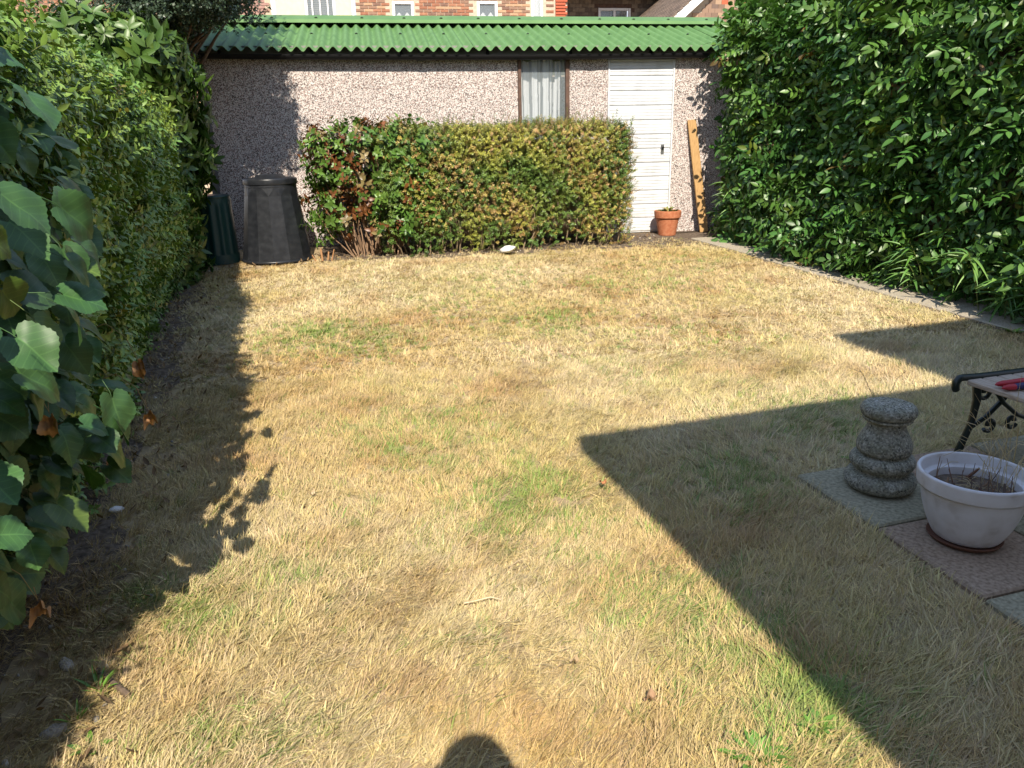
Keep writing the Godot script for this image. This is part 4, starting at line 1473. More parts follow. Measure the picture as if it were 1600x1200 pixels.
	var s := thing("half_dead_shrub", Vector3.ZERO, "leafy shrub with rust-brown dead leaves at left end of clipped hedge", "shrub")
	s.transform = Transform3D(Basis(Vector3.UP, 0.06), P(0.0, 0.62, 8.53))
	rng.seed = 9
	var ss: Array = []
	for k in 60:
		var x := rr(-.46, .46)
		ss.append([Vector3(x * 0.55, -0.65, rr(-.1, .15)), Vector3(x * 1.12 + rr(-.1, .1), rr(-.2, .5), rr(-.15, .3))])
	stems(s, "stem", ss, 0.008, 0.003, _tinted(M.vcol, Color(.25, .165, .095)))
	var tint_s := func(q: Vector3, _d: float) -> Color:
		var g := rr(0.75, 1.3)
		var rust := clampf(0.16 - 0.35 * q.x + 1.5 * soft.get_noise_3d(q.x * 150., q.y * 150., q.z * 150.), 0.05, 0.85)
		if rng.randf() < rust: return Color(.30 * g, .105 * g, .04 * g) if rng.randf() < 0.75 else Color(.36 * g, .24 * g, .11 * g)
		return Color(.12 * g, .24 * g, .04 * g).lerp(Color(.22 * g, .34 * g, .07 * g), rng.randf())
	var keep_s := func(q: Vector3) -> bool:
		return q.y > -0.36 + 0.25 * soft.get_noise_2d(q.x * 300.0, q.z * 300.0) and rng.randf() < 0.8
	foliage(s, sh, 0.14, 1500, S.shrub, M.leaf_vein, {"tint": tint_s, "keep": keep_s, "depth": 0.3, "bulge": 0.05, "up": 0.2, "stray": 0.04}, 25)
	# --- tree overhanging the garage's left end
	var t := thing("tree", P(-2.15, 0, 9.0), "dark small-leaved grey-green tree overhanging left end of garage roof", "tree")
	rng.seed = 10
	var tb := MB.new()
	tb.tube([Vector3(0, -0.05, 0), Vector3(0.03, 0.8, 0.02), Vector3(-0.02, 1.6, 0), Vector3(0.05, 2.2, -0.02)], [.10, .085, .075, .06], 9)
	inst("trunk", tb.mesh(), M.bark, t)
	var tips: Array = []
	for k in 62:
		var a2 := k * 2.4
		var tip := Vector3(cos(a2) * rr(0.4, 1.0) + 0.12, rr(2.1, 3.9), sin(a2) * rr(0.3, 0.8))
		if k < 9: tip = Vector3(rr(0.35, 0.9), rr(2.12, 2.5), rr(-0.1, 0.6))
		elif k > 45: tip = Vector3(rr(0.15, 0.95), rr(2.2, 2.7), rr(0.7, 1.5))
		elif k > 28: tip = Vector3(rr(0.55, 1.14), rr(2.3, 3.4), rr(0.2, 1.7))
		var root := Vector3(0.03, rr(1.5, 2.2), 0)
		var lb := MB.new()
		var mid := root.lerp(tip, 0.5) + Vector3(rr(-.1, .1), rr(-.15, .2), rr(-.1, .1))
		lb.tube([root, root.lerp(mid, .5) + Vector3(rr(-.05, .05), rr(-.05, .05), 0), mid, mid.lerp(tip, .5) + Vector3(rr(-.05, .05), 0, rr(-.05, .05)), tip], [.032, .026, .02, .013, .006], 6)
		inst("limb", lb.mesh(), M.bark, t)
		tips.append([mid, tip])
	var xs := [[], [], [], []]
	var cs := [[], [], [], []]
	for k in 11500:
		var e: Array = tips[rng.randi() % tips.size()]
		var at: Vector3 = e[0].lerp(e[1], rr(0.35, 1.12)) + Vector3(rng.randfn(0, .14), rng.randfn(0, .11), rng.randfn(0, .14))
		if at.x > 1.2 or (at.y < 2.36 and at.x > 0.42 and at.z < 0.7) or (at.y < 1.93 and at.x > 0.2) or (at.z > 0.7 and at.y < 2.2): continue
		var g := rr(0.7, 1.3)
		xs[k % 4].append(Transform3D(aim(Vector3(rr(-1, 1), rr(-.7, 1), rr(-1, 1)), Vector3(rr(-1, 1), 1, rr(-1, 1))).scaled(Vector3.ONE * rr(.7, 1.25)), at))
		cs[k % 4].append(Color(.062 * g, .10 * g, .06 * g))
	for k in 4: multi("crown", t, S.gum[k].mesh, M.leaf, xs[k], cs[k])
	# --- weeds
	var weeds := [[0.81, 1.36, .045, 80, "leafy green weed rosette in lawn near photograph's lower right"], [0.98, 1.42, .05, 12, "small green weed beside the big rosette, toward the lawn shadow"], [-0.82, 1.90, .06, 9, "bright green grassy weed by half-buried edging strip"], [-0.84, 1.80, .05, 8, "yellow-green weed tuft between edging strip and half-buried stone"], [-0.78, 1.69, .04, 6, "tiny pale green weed below the half-buried stone"], [1.98, 2.78, .07, 8, "green leafy weed behind the stone baluster"], [2.38, 2.28, .10, 10, "green weed with broad leaves behind the white plant pot"], [4.12, 4.35, .09, 10, "dark green weed growing on the right-hand path"]]
	for i in weeds.size():
		var e: Array = weeds[i]
		rng.seed = 300 + i
		var wd := thing("weed", P(e[0], gy(e[0], e[1]) + 0.004, e[1]), e[4], "weed", "weeds in the lawn and paving")
		for k in e[3]:
			var an: float = k * 2.4 + rr(-.3, .3)
			var narrow: bool = i in [2, 3]
			var dir := Vector3(cos(an), rr(0.3, 1.1) + (0.8 if narrow else 0.0), sin(an))
			var L: float = e[2] * rr(0.6, 1.15)
			inst("leaf", S.shrub[k % 3].leaf[k % 3], _tinted(M.leaf, Color(.12, .25, .035) * rr(.8, 1.25)), wd, Transform3D(aim(dir, Vector3(0, 1, 0)) * Basis.from_scale(Vector3(L * (0.3 if narrow else 0.8), L, L)), Vector3(cos(an), 0, sin(an)) * rr(0, 0.02 if e[3] < 50 else 0.07)))

# ---------------------------------------------------------------- objects
func build_bins() -> void:
	# compost bin: a twelve-sided tapering body with fluted facets and a round lid
	var base := P(-1.03, gy(-1.03, 8.48), 8.48)
	var o := thing("compost_bin", base, "black faceted plastic compost bin with round lid against pebbledash wall", "compost bin")
	o.scale = Vector3(0.93, 1.0, 0.93)
	var b := MB.new()
	var n := 14
	var rad := func(y: float) -> float: return lerpf(0.385, 0.272, y / 0.78)
	for k in n:
		var a0 := TAU * (k + 0.5) / n
		var a1 := TAU * (k + 1.5) / n
		var am := (a0 + a1) / 2
		var ys := [0.0, 0.66, 0.74]
		for j in 2:
			var r0: float = rad.call(ys[j])
			var r1: float = rad.call(ys[j + 1])
			# facets: flat low down; toward the shoulder they run to a point
			var p0 := Vector3(cos(a0) * r0, ys[j], sin(a0) * r0)
			var p1 := Vector3(cos(a1) * r0, ys[j], sin(a1) * r0)
			var q0 := Vector3(cos(a0) * r1, ys[j + 1], sin(a0) * r1)
			var q1 := Vector3(cos(a1) * r1, ys[j + 1], sin(a1) * r1)
			var out := Vector3(cos(am), 0.15, sin(am))
			if j == 0:
				b.quad(p0, p1, q1, q0, out)
			else:
				var qm := Vector3(cos(am) * r1 * 1.0, ys[j + 1], sin(am) * r1)
				b.flat(p0, p1, qm, out)
				b.flat(p0, qm, q0, out)
				b.flat(p1, q1, qm, out)
	b.lathe(Transform3D.IDENTITY, [Vector2(0.395, 0), Vector2(0.4, 0.012), Vector2(0.393, 0.022), Vector2(0.38, 0.024)], 24)
	inst("body", b.mesh(), M.black_plastic, o)
	var nk := MB.new()
	nk.lathe(Transform3D.IDENTITY, [Vector2(0.278, 0.739), Vector2(0.279, 0.765), Vector2(0.272, 0.775)], 36)
	inst("collar", nk.mesh(), M.black_plastic, o)
	var lid := MB.new()
	lid.lathe(Transform3D.IDENTITY, [Vector2(0.285, 0.768), Vector2(0.291, 0.775), Vector2(0.289, 0.815), Vector2(0.283, 0.828), Vector2(0.262, 0.834), Vector2(0.25, 0.826), Vector2(0.17, 0.832), Vector2(0.15, 0.856), Vector2(0.10, 0.866), Vector2(0.0, 0.868)], 40)
	inst("lid", lid.mesh(), M.black_plastic, o)
	# water butt
	var wb := P(-1.615, gy(-1.615, 8.45), 8.45)
	var w := thing("water_butt", wb, "dark green ribbed plastic bin half hidden by laurel leaves", "bin")
	var body := MB.new()
	var rows: Array = []
	var ys2 := [0.0, 0.05, 0.09, 0.10, 0.58, 0.63, 0.66]
	var rs2 := [0.20, 0.204, 0.204, 0.196, 0.182, 0.182, 0.17]
	for j in ys2.size():
		var row: Array[int] = []
		for k in 73:
			var a := TAU * k / 72
			var flute := 0.010 * (cos(a * 12.0) * 0.5 + 0.5) if j >= 3 and j <= 4 else 0.0
			var r: float = rs2[j] - flute
			row.append(body.vert(Vector3(cos(a) * r, ys2[j], sin(a) * r), Vector3(cos(a) + (0.5 * sin(a * 12.0) * -sin(a) if j >= 3 and j <= 4 else 0.0), 0.08, sin(a) + (0.5 * sin(a * 12.0) * cos(a) if j >= 3 and j <= 4 else 0.0)).normalized()))
		rows.append(row)
	for j in ys2.size() - 1:
		for k in 72:
			body.tri(rows[j][k], rows[j][k + 1], rows[j + 1][k + 1])
			body.tri(rows[j][k], rows[j + 1][k + 1], rows[j + 1][k])
	inst("body", body.mesh(), M.green_plastic, w)
	var top := MB.new()
	top.lathe(Transform3D.IDENTITY, [Vector2(0.168, 0.655), Vector2(0.178, 0.66), Vector2(0.175, 0.68), Vector2(0.16, 0.685), Vector2(0.0, 0.685)], 36)
	inst("lid", top.mesh(), M.green_plastic, w)

func ring_profile(pts: Array) -> Array:
	# rounds a coarse profile into a smooth one (Catmull-Rom)
	var out: Array = []
	for k in pts.size() - 1:
		var p0: Vector2 = pts[maxi(k - 1, 0)]
		var p1: Vector2 = pts[k]
		var p2: Vector2 = pts[k + 1]
		var p3: Vector2 = pts[mini(k + 2, pts.size() - 1)]
		for j in 4:
			out.append(p1.cubic_interpolate(p2, p0, p3, j / 4.0))
	out.append(pts[pts.size() - 1])
	return out

func build_objects() -> void:
	var slab_y := func(x: float, d: float) -> float: return SLOPE * (d - GARAGE_D) + 0.024
	# stone baluster
	var bx := 1.905
	var bd := 2.52
	var o := thing("stone_baluster", P(bx, slab_y.call(bx, bd), bd), "squat weathered granite baluster with round cap standing on grey paving slab", "baluster")
	var shrink := Transform3D(Basis.from_scale(Vector3(0.9, 0.95, 0.9)), Vector3.ZERO)
	var arc := func(r0: float, y0: float, rad: float, ry: float) -> Array:
		var out: Array = []
		for k in 13:
			var an := -PI / 2 + PI * k / 12.0
			out.append(Vector2(r0 + cos(an) * rad, y0 + sin(an) * ry))
		return out
	var b := MB.new()
	b.lathe(Transform3D.IDENTITY, [Vector2(0, 0)] + arc.call(0.112, 0.036, 0.036, 0.036) + [Vector2(0.106, 0.073), Vector2(0.103, 0.080), Vector2(0.104, 0.088)] + arc.call(0.106, 0.119, 0.028, 0.030) + [Vector2(0.098, 0.150), Vector2(0.096, 0.156)], 64, 0.004)
	inst("foot", b.mesh(), M.granite, o, shrink)
	var s := MB.new()
	s.lathe(Transform3D.IDENTITY, [Vector2(0.094, 0.154), Vector2(0.104, 0.158)] + ring_profile([Vector2(0.110, 0.166), Vector2(0.113, 0.184), Vector2(0.109, 0.206), Vector2(0.097, 0.232), Vector2(0.083, 0.256), Vector2(0.076, 0.276), Vector2(0.076, 0.290), Vector2(0.084, 0.300)]), 64, 0.004)
	inst("shaft", s.mesh(), M.granite, o, shrink)
	var c := MB.new()
	c.lathe(Transform3D.IDENTITY, [Vector2(0, 0.299), Vector2(0.098, 0.299), Vector2(0.101, 0.302), Vector2(0.101, 0.309), Vector2(0.099, 0.311)] + arc.call(0.090, 0.338, 0.024, 0.026) + [Vector2(0.06, 0.366), Vector2(0.0, 0.367)], 64, 0.004)
	inst("cap", c.mesh(), M.granite, o, shrink)
	# white plant pot on a terracotta saucer
	var px := 1.965
	var pd := 2.115
	var py: float = slab_y.call(px, pd)
	var sc := thing("pot_saucer", P(px - 0.01, py, pd - 0.005), "shallow terracotta saucer under the white plant pot", "saucer")
	sc.scale = Vector3.ONE * 0.80
	var sm := MB.new()
	sm.lathe(Transform3D.IDENTITY, [Vector2(0, 0), Vector2(0.138, 0), Vector2(0.150, 0.016), Vector2(0.146, 0.018), Vector2(0.134, 0.006), Vector2(0, 0.006)], 40)
	inst("dish", sm.mesh(), mat(lin(.17, .075, .045), 0.9), sc)
	var p := thing("plant_pot", P(px, py + 0.008, pd), "white plastic plant pot with rolled rim and dead stalks on pink slab", "plant pot")
	p.scale = Vector3.ONE * 0.865
	var pb := MB.new()
	pb.lathe(Transform3D.IDENTITY, [Vector2(0, 0)] + ring_profile([Vector2(0.112, 0.0), Vector2(0.128, 0.012), Vector2(0.156, 0.07), Vector2(0.178, 0.14), Vector2(0.189, 0.205), Vector2(0.190, 0.218)]), 64)
	inst("body", pb.mesh(), M.white_pot, p)
	var pr := MB.new()
	pr.lathe(Transform3D.IDENTITY, [Vector2(0.19, 0.212), Vector2(0.203, 0.213), Vector2(0.206, 0.22), Vector2(0.210, 0.268), Vector2(0.207, 0.276), Vector2(0.199, 0.278), Vector2(0.193, 0.272), Vector2(0.186, 0.235), Vector2(0.184, 0.228), Vector2(0.168, 0.226), Vector2(0.165, 0.222), Vector2(0.162, 0.16)], 64)
	inst("rim", pr.mesh(), M.white_pot, p)
	var so := MB.new()
	rng.seed = 51
	so.lathe(Transform3D.IDENTITY, [Vector2(0.172, 0.19), Vector2(0.14, 0.198), Vector2(0.09, 0.206), Vector2(0.04, 0.202), Vector2(0.0, 0.208)], 28, 0.02)
	inst("compost", so.mesh(), M.soil, p)
	for k in 34:
		var a := rr(0, TAU)
		var r := 0.15 * sqrt(rng.randf())
		var root := Vector3(cos(a) * r, 0.195, sin(a) * r)
		var h := rr(0.04, 0.12) if k < 22 else rr(0.02, 0.055)
		var tip := root + Vector3(rr(-.03, .03), h, rr(-.03, .03))
		var st := MB.new()
		var thick := rr(.0012, .0022) if k < 22 else rr(.0035, .0065)
		st.tube([root, root.lerp(tip, .5) + Vector3(rr(-.006, .006), 0, rr(-.006, .006)), tip], [thick, thick * 1.1, thick * 0.7], 6)
		inst("dead_stalk", st.mesh(), _tinted(M.vcol, [Color(.17, .075, .05), Color(.24, .15, .085), Color(.12, .075, .055)][k % 3]), p)
	for k in 26:
		var a := rr(0, TAU)
		var at := Vector3(cos(a), 0, sin(a)) * rr(0, .13) + Vector3(0, 0.208, 0)
		var st := MB.new()
		var dr := Vector3(rr(-1, 1), rr(-.05, .2), rr(-1, 1)).normalized() * rr(.04, .11)
		st.tube([at - dr * 0.5, at + Vector3(0, .012, 0), at + dr * 0.5], [.0012, .0012, .0008], 4)
		inst("dry_straw", st.mesh(), _tinted(M.vcol, Color(.48, .37, .20) * rr(.7, 1.1)), p)
	for k in 16:
		var a := rr(-0.9, 0.9)
		var root := Vector3(cos(a) * rr(.06, .15), 0.20, sin(a) * rr(.04, .15))
		var lean := Vector3(rr(-.9, .9), 0, rr(-.5, .9))
		var L := rr(.16, .34)
		var st := MB.new()
		st.tube([root, root + Vector3(lean.x * L * .15, L * .45, lean.z * L * .15), root + Vector3(lean.x * L * .45, L * .75, lean.z * L * .45), root + Vector3(lean.x * L * .85, L * .78, lean.z * L * .85), root + Vector3(lean.x * L * 1.2, L * .6, lean.z * L * 1.2)], [.0016, .0016, .0014, .0012, .0008], 4)
		inst("dry_straw", st.mesh(), _tinted(M.vcol, Color(.56, .45, .26) * rr(.75, 1.1)), p)
	# dry grass growing up round the pot and leaning over it
	var dg := thing("dry_grass_tuft", P(2.25, gy(2.25, 2.3) + 0.01, 2.29), "tuft of bleached dry grass stalks leaning over white plant pot", "grass tuft")
	for k in 58:
		var root := Vector3(rr(-.05, .08), 0, rr(-.08, .08))
		var out := Vector3(rr(-1.3, .3), rr(0.3, 1.3), rr(-.3, 1.2)).normalized()
		var L := rr(.22, .58)
		var pts: Array = [root]
		var q := root
		var dirv := Vector3(rr(-.2, .2), 1, rr(-.2, .2)).normalized()
		for j in 5:
			dirv = (dirv * 0.72 + out * 0.30 + Vector3(0, -0.07 * j, 0)).normalized()
			q += dirv * L / 5.0
			pts.append(q)
		var st := MB.new()
		st.tube(pts, [.0024, .0022, .002, .0018, .0014, .0008], 4, 0.6)
		inst("stalk", st.mesh(), _tinted(M.grass, Color(.62, .50, .27) * rr(.7, 1.15)), dg)
	var th := thing("dry_stalks", P(2.16, slab_y.call(2.16, 2.9), 2.92), "few tall thin dry grass stalks rising behind the baluster", "grass tuft")
	for e in [[-.22, .38, .05], [-.08, .26, .02], [-.3, .22, -.04], [.06, .34, 0.06], [.02, .2, -.08], [-.16, .3, .1]]:
		var st := MB.new()
		st.tube([Vector3(0, 0, 0), Vector3(e[0] * .2, e[1] * .55, e[2] * .3), Vector3(e[0] * .6, e[1] * .9, e[2] * .7), Vector3(e[0], e[1], e[2])], [.0018, .0016, .0012, .0006], 4)
		inst("stalk", st.mesh(), _tinted(M.grass, Color(.60, .48, .25) * rr(.8, 1.1)), th)
	build_bench()
	# terracotta pot by the door
	var tx := 3.47
	var td := 8.98
	var t := thing("terracotta_pot", P(tx, gy(tx, td), td), "terracotta flowerpot with withered plant in front of white door", "plant pot")
	var tb := MB.new()
	tb.lathe(Transform3D.IDENTITY, [Vector2(0, 0), Vector2(0.098, 0), Vector2(0.104, 0.006), Vector2(0.138, 0.21), Vector2(0.14, 0.212)], 40)
	inst("body", tb.mesh(), M.terracotta, t)
	var tr := MB.new()
	tr.lathe(Transform3D.IDENTITY, [Vector2(0.137, 0.206), Vector2(0.152, 0.208), Vector2(0.156, 0.214), Vector2(0.162, 0.286), Vector2(0.158, 0.292), Vector2(0.147, 0.292), Vector2(0.143, 0.286), Vector2(0.136, 0.2)], 40)
	inst("rim", tr.mesh(), M.terracotta, t)
	var ts := MB.new()
	ts.lathe(Transform3D.IDENTITY, [Vector2(0.141, 0.25), Vector2(0.08, 0.258), Vector2(0, 0.262)], 24)
	inst("soil", ts.mesh(), M.soil, t)
	rng.seed = 71
	var lm := MB.new()
	lm.leaf(Transform3D.IDENTITY, 1.0, 0.5, 0.3, 0.4, 4)
	var lmm := lm.mesh()
	for k in 46:
		var a := rr(0, TAU)
		var L := rr(.04, .11)
		inst("leaf", lmm, _tinted(M.leaf, [Color(.22, .25, .06), Color(.34, .27, .11), Color(.14, .20, .05)][k % 3] * rr(.8, 1.2)), t, Transform3D(aim(Vector3(cos(a), rr(.2, 1.4), sin(a)), Vector3.UP) * Basis.from_scale(Vector3(L * .7, L, L)), Vector3(cos(a), 0, sin(a)) * rr(0, .10) + Vector3(0, rr(.26, .30), 0)))
	# leaning plank
	var foot := P(3.965, gy(3.96, 9.03), 9.03)
	var topp := P(3.795, 1.30, GARAGE_D - 0.03)
	var pk := thing("timber_plank", foot, "yellow sawn timber plank leaning upright against pebbledash wall beside door", "plank")
	var kb := MB.new()
	var dirp := (topp - foot)
	kb.box(Transform3D(aim(dirp, Vector3(-0.18, 0.1, 1)), dirp * 0.5 + Vector3(0, 0.012, 0.0)), Vector3(0.10, dirp.length(), 0.042), 0.003)
	inst("board", kb.mesh(), M.plank, pk)
	# rounded white stone by the hedge
	pebble_thing("white_stone", 1.37, 8.17, Vector3(0.11, 0.035, 0.075), 0.055, M.white_stone, "smooth white rounded stone lying at the foot of clipped hedge", 3)
	pebble_thing("half_buried_stone", -0.885, 1.765, Vector3(0.034, 0.018, 0.022), 0.004, M.stone, "half-buried buff stone at the lawn's near left corner", 4)
	pebble_thing("flat_stone", -0.94, 2.02, Vector3(0.03, 0.010, 0.018), 0.006, M.stone, "small flat grey stone in shade near the left foreground leaves", 5)
	pebble_thing("grey_stone", -1.07, 2.95, Vector3(0.03, 0.014, 0.02), 0.008, M.white_stone, "pale stone lying on soil under the broad-leaved bush", 6)
	# edging strip poking out of the turf
	var eg := thing("edging_strip", P(-0.79, gy(-.79, 1.92) + 0.003, 1.92), "short rotten wooden edging strip half sunk in the near left lawn", "edging")
	var eb := MB.new()
	eb.box(T(Vector3.ZERO, Vector3(0.02, 0.75, 0.1)), Vector3(0.014, 0.03, 0.17), 0.003)
	inst("strip", eb.mesh(), M.bark, eg)
	var eg2 := thing("edging_board", G(-0.93, 5.25, 0.03), "weathered edging board along the bed under the left hedge", "edging")
	eg2.rotation.y = atan2(GU.y, GU.x)
	var eb2 := MB.new()
	eb2.box(T(Vector3.ZERO), Vector3(0.022, 0.09, 1.1), 0.003)
	inst("board", eb2.mesh(), M.slat, eg2)
	# twig, dead leaves on the lawn
	var tg := thing("twig", P(0.24, gy(.24, 2.05) + 0.03, 2.05), "thin pale bent twig lying on the sunlit lawn", "twig")
	var tgb := MB.new()
	tgb.tube([Vector3(-.055, 0, .0), Vector3(-.01, .004, -.002), Vector3(.03, .006, -.008), Vector3(.06, 0, .003)], [.0024, .0022, .0022, .0014], 6)
	inst("stick", tgb.mesh(), _tinted(M.vcol, Color(.62, .50, .32)), tg)
	var fallen := [[0.83, 2.72, "fallen rusty leaf on lawn just left of the house shadow", Color(.40, .17, .07)], [0.46, 1.72, "crumpled buff dead leaf on lawn near bottom centre", Color(.40, .28, .17)], [-0.33, 2.9, "pale dead leaf on lawn left of the green patches", Color(.50, .38, .24)], [0.62, 1.55, "brown dead leaf on lawn near bottom right of centre", Color(.36, .23, .13)], [2.75, 7.9, "brown dead leaf on lawn before the white door", Color(.34, .20, .10)]]
	rng.seed = 88
	var dm := vine_leaf(560, 0.9)
	for e in fallen:
		var fl := thing("fallen_leaf", P(e[0], gy(e[0], e[1]) + 0.035, e[1]), e[2], "leaf", "dead leaves fallen on the lawn")
		inst("blade", dm, _tinted(M.dead_leaf, e[3]), fl, Transform3D(Basis.from_euler(Vector3(-1.3 + rr(-.3, .3), rr(0, 6), 0)).scaled(Vector3.ONE * rr(.022, .032)), Vector3.ZERO))
	# cut stumps by the compost bin
	var cs := thing("cut_stems", P(-0.56, gy(-.56, 8.25), 8.25), "few orange-brown cut shrub stems sticking up beside compost bin", "stump")
	for e in [[0.0, .13, .02, .012], [.05, .09, -.02, .01], [-.06, .07, .03, .008], [.09, .12, .04, .007]]:
		var st := MB.new()
		st.tube([Vector3(e[0], -0.01, e[2]), Vector3(e[0] * 1.5 - .01, e[1], e[2] * 1.3)], [e[3], e[3] * .85], 7)
		inst("stem", st.mesh(), _tinted(M.vcol, Color(.40, .20, .10)), cs)

func pebble_thing(called: String, x: float, d: float, half: Vector3, up: float, m: Material, label: String, sd: int) -> void:
	var o := thing(called, P(x, gy(x, d) + up, d), label, "stone")
	var b := MB.new()
	var rows: Array = []
	var bas := Basis.from_euler(Vector3(0.25, sd * 1.7, 0.15))
	for j in 15:
		var row: Array[int] = []
		for k in 25:
			var th := PI * j / 14.0
			var ph := TAU * k / 24.0
			var n := Vector3(sin(th) * cos(ph), cos(th), sin(th) * sin(ph))
			var f := 1.0 + 0.3 * soft.get_noise_3d(n.x * 90.0 + sd * 50.0, n.y * 90.0, n.z * 90.0)
			row.append(b.vert(bas * (n * half * f), (bas * (n / half)).normalized()))
		rows.append(row)
	for j in 14:
		for k in 24:
			b.tri(rows[j][k], rows[j][k + 1], rows[j + 1][k + 1])
			b.tri(rows[j][k], rows[j + 1][k + 1], rows[j + 1][k])
	inst("stone", b.mesh(), m, o)

func build_bench() -> void:
	# a slatted bench with scrolled iron ends; its own x runs along the garden's right axis, z towards the camera
	var y := SLOPE * (2.7 - GARAGE_D) + 0.024
	var o := thing("garden_bench", P(2.37, y, 2.70), "garden bench with weathered wooden slats and dark green scrolled iron ends", "bench")
	o.rotation.y = atan2(GU.y, GU.x)
	var H := 0.335
	for k in 6:
		var s := MB.new()
		s.box(T(Vector3(0.055 + 0.082 * k, H, 0.56), Vector3(0, 0, rr(-.01, .01))), Vector3(0.074, 0.022, 1.12), 0.004)
		inst("slat", s.mesh(), M.slat, o)
	for e in 2:
		var z := -0.012 if e == 0 else 1.132
		var f := Node3D.new()
		f.name = "iron_end"
		o.add_child(f, true)
		f.position.z = z
		var rail := MB.new()
		var rp: Array = []
		for k in 9:     # the rim's front end curls down
			var a := PI * 1.25 - PI * 0.75 * k / 8.0
			rp.append(Vector3(0.0 + cos(a) * 0.026, H - 0.012 + sin(a) * 0.030, 0))
		rp.append(Vector3(0.1, H + 0.013, 0)); rp.append(Vector3(0.3, H + 0.011, 0)); rp.append(Vector3(0.53, H + 0.012, 0))
		var rrd: Array = []
		for k in rp.size(): rrd.append(0.0155)
		rail.tube(rp, rrd, 8)
		inst("rim_rail", rail.mesh(), M.iron, f)
		var legs := [[Vector3(0.09, H - 0.012, 0), Vector3(0.105, 0.24, 0), Vector3(0.095, 0.14, 0), Vector3(0.06, 0.05, 0), Vector3(0.045, 0.0, 0)], [Vector3(0.43, H - 0.012, 0), Vector3(0.42, 0.24, 0), Vector3(0.43, 0.14, 0), Vector3(0.465, 0.05, 0), Vector3(0.48, 0.0, 0)]]
		for lg in legs:
			var lb := MB.new()
			lb.tube(lg, [.021, .019, .016, .017, .02], 8, 0.7)
			inst("leg", lb.mesh(), M.iron, f)
		# crossed braces and scrolls
		var br := [[Vector3(0.20, H - 0.012, 0), Vector3(0.205, 0.265, 0), Vector3(0.25, 0.215, 0), Vector3(0.34, 0.15, 0), Vector3(0.425, 0.115, 0)], [Vector3(0.315, H - 0.012, 0), Vector3(0.305, 0.275, 0), Vector3(0.26, 0.225, 0), Vector3(0.18, 0.155, 0), Vector3(0.10, 0.115, 0)]]
		for q in br.size():
			var bb := MB.new()
			var pts: Array = []
			for v in br[q]: pts.append(v + Vector3(0, 0, 0.006 * (1 if q == 0 else -1)))
			bb.tube(pts, [.012, .012, .0125, .012, .011], 8, 0.8)
			inst("brace", bb.mesh(), M.iron, f)
		for sc in [[Vector3(0.145, 0.275, 0), 1.0], [Vector3(0.375, 0.275, 0), -1.0], [Vector3(0.2, 0.118, 0), 1.0], [Vector3(0.325, 0.118, 0), -1.0]]:
			var sb := MB.new()
			var pts: Array = []
			var rad: Array = []
			for k in 15:
				var a := 0.5 + k * 0.42
				var r := 0.034 * (1.0 - k / 20.0)
				pts.append(sc[0] + Vector3(-sc[1] * cos(a) * r, -sin(a) * r, 0))
				rad.append(lerpf(0.0085, 0.012, k / 14.0))
			sb.tube(pts, rad, 7)
			inst("scroll", sb.mesh(), M.iron, f)
	# shears lying on the slats: two blue handles with red ends
	var sh := thing("garden_shears", P(2.405, y + H + 0.026, 2.535), "garden shears with blue and red handles lying on bench slats", "shears")
	sh.rotation.y = atan2(GU.y, GU.x) - 0.12
	for k in 2:
		var hb := MB.new()
		var zz := 0.0 if k == 0 else -0.035
		var dy := 0.0 if k == 0 else 0.004
		hb.tube([Vector3(0.055, dy, zz), Vector3(0.12, dy + 0.003, zz), Vector3(0.24, dy + 0.002, zz * 0.9), Vector3(0.34, dy, zz * 0.5)], [.014, .016, .0145, .011], 10, 0.9)
		inst("handle", hb.mesh(), M.blue if k == 0 else M.red, sh)
		var eb := MB.new()
		eb.tube([Vector3(0.0, dy - .002, zz), Vector3(0.012, dy, zz), Vector3(0.035, dy, zz), Vector3(0.056, dy, zz)], [.003, .010, .0145, .0146], 10, 0.9)
		inst("grip_end", eb.mesh(), M.red, sh)
		var bl := MB.new()
		bl.box(T(Vector3(0.46, 0.0 + 0.004 * k, -0.01), Vector3(0, 0.04 * (1 if k == 0 else -1), 0)), Vector3(0.24, 0.0035, 0.03), 0.001)
		inst("blade", bl.mesh(), M.chrome, sh)

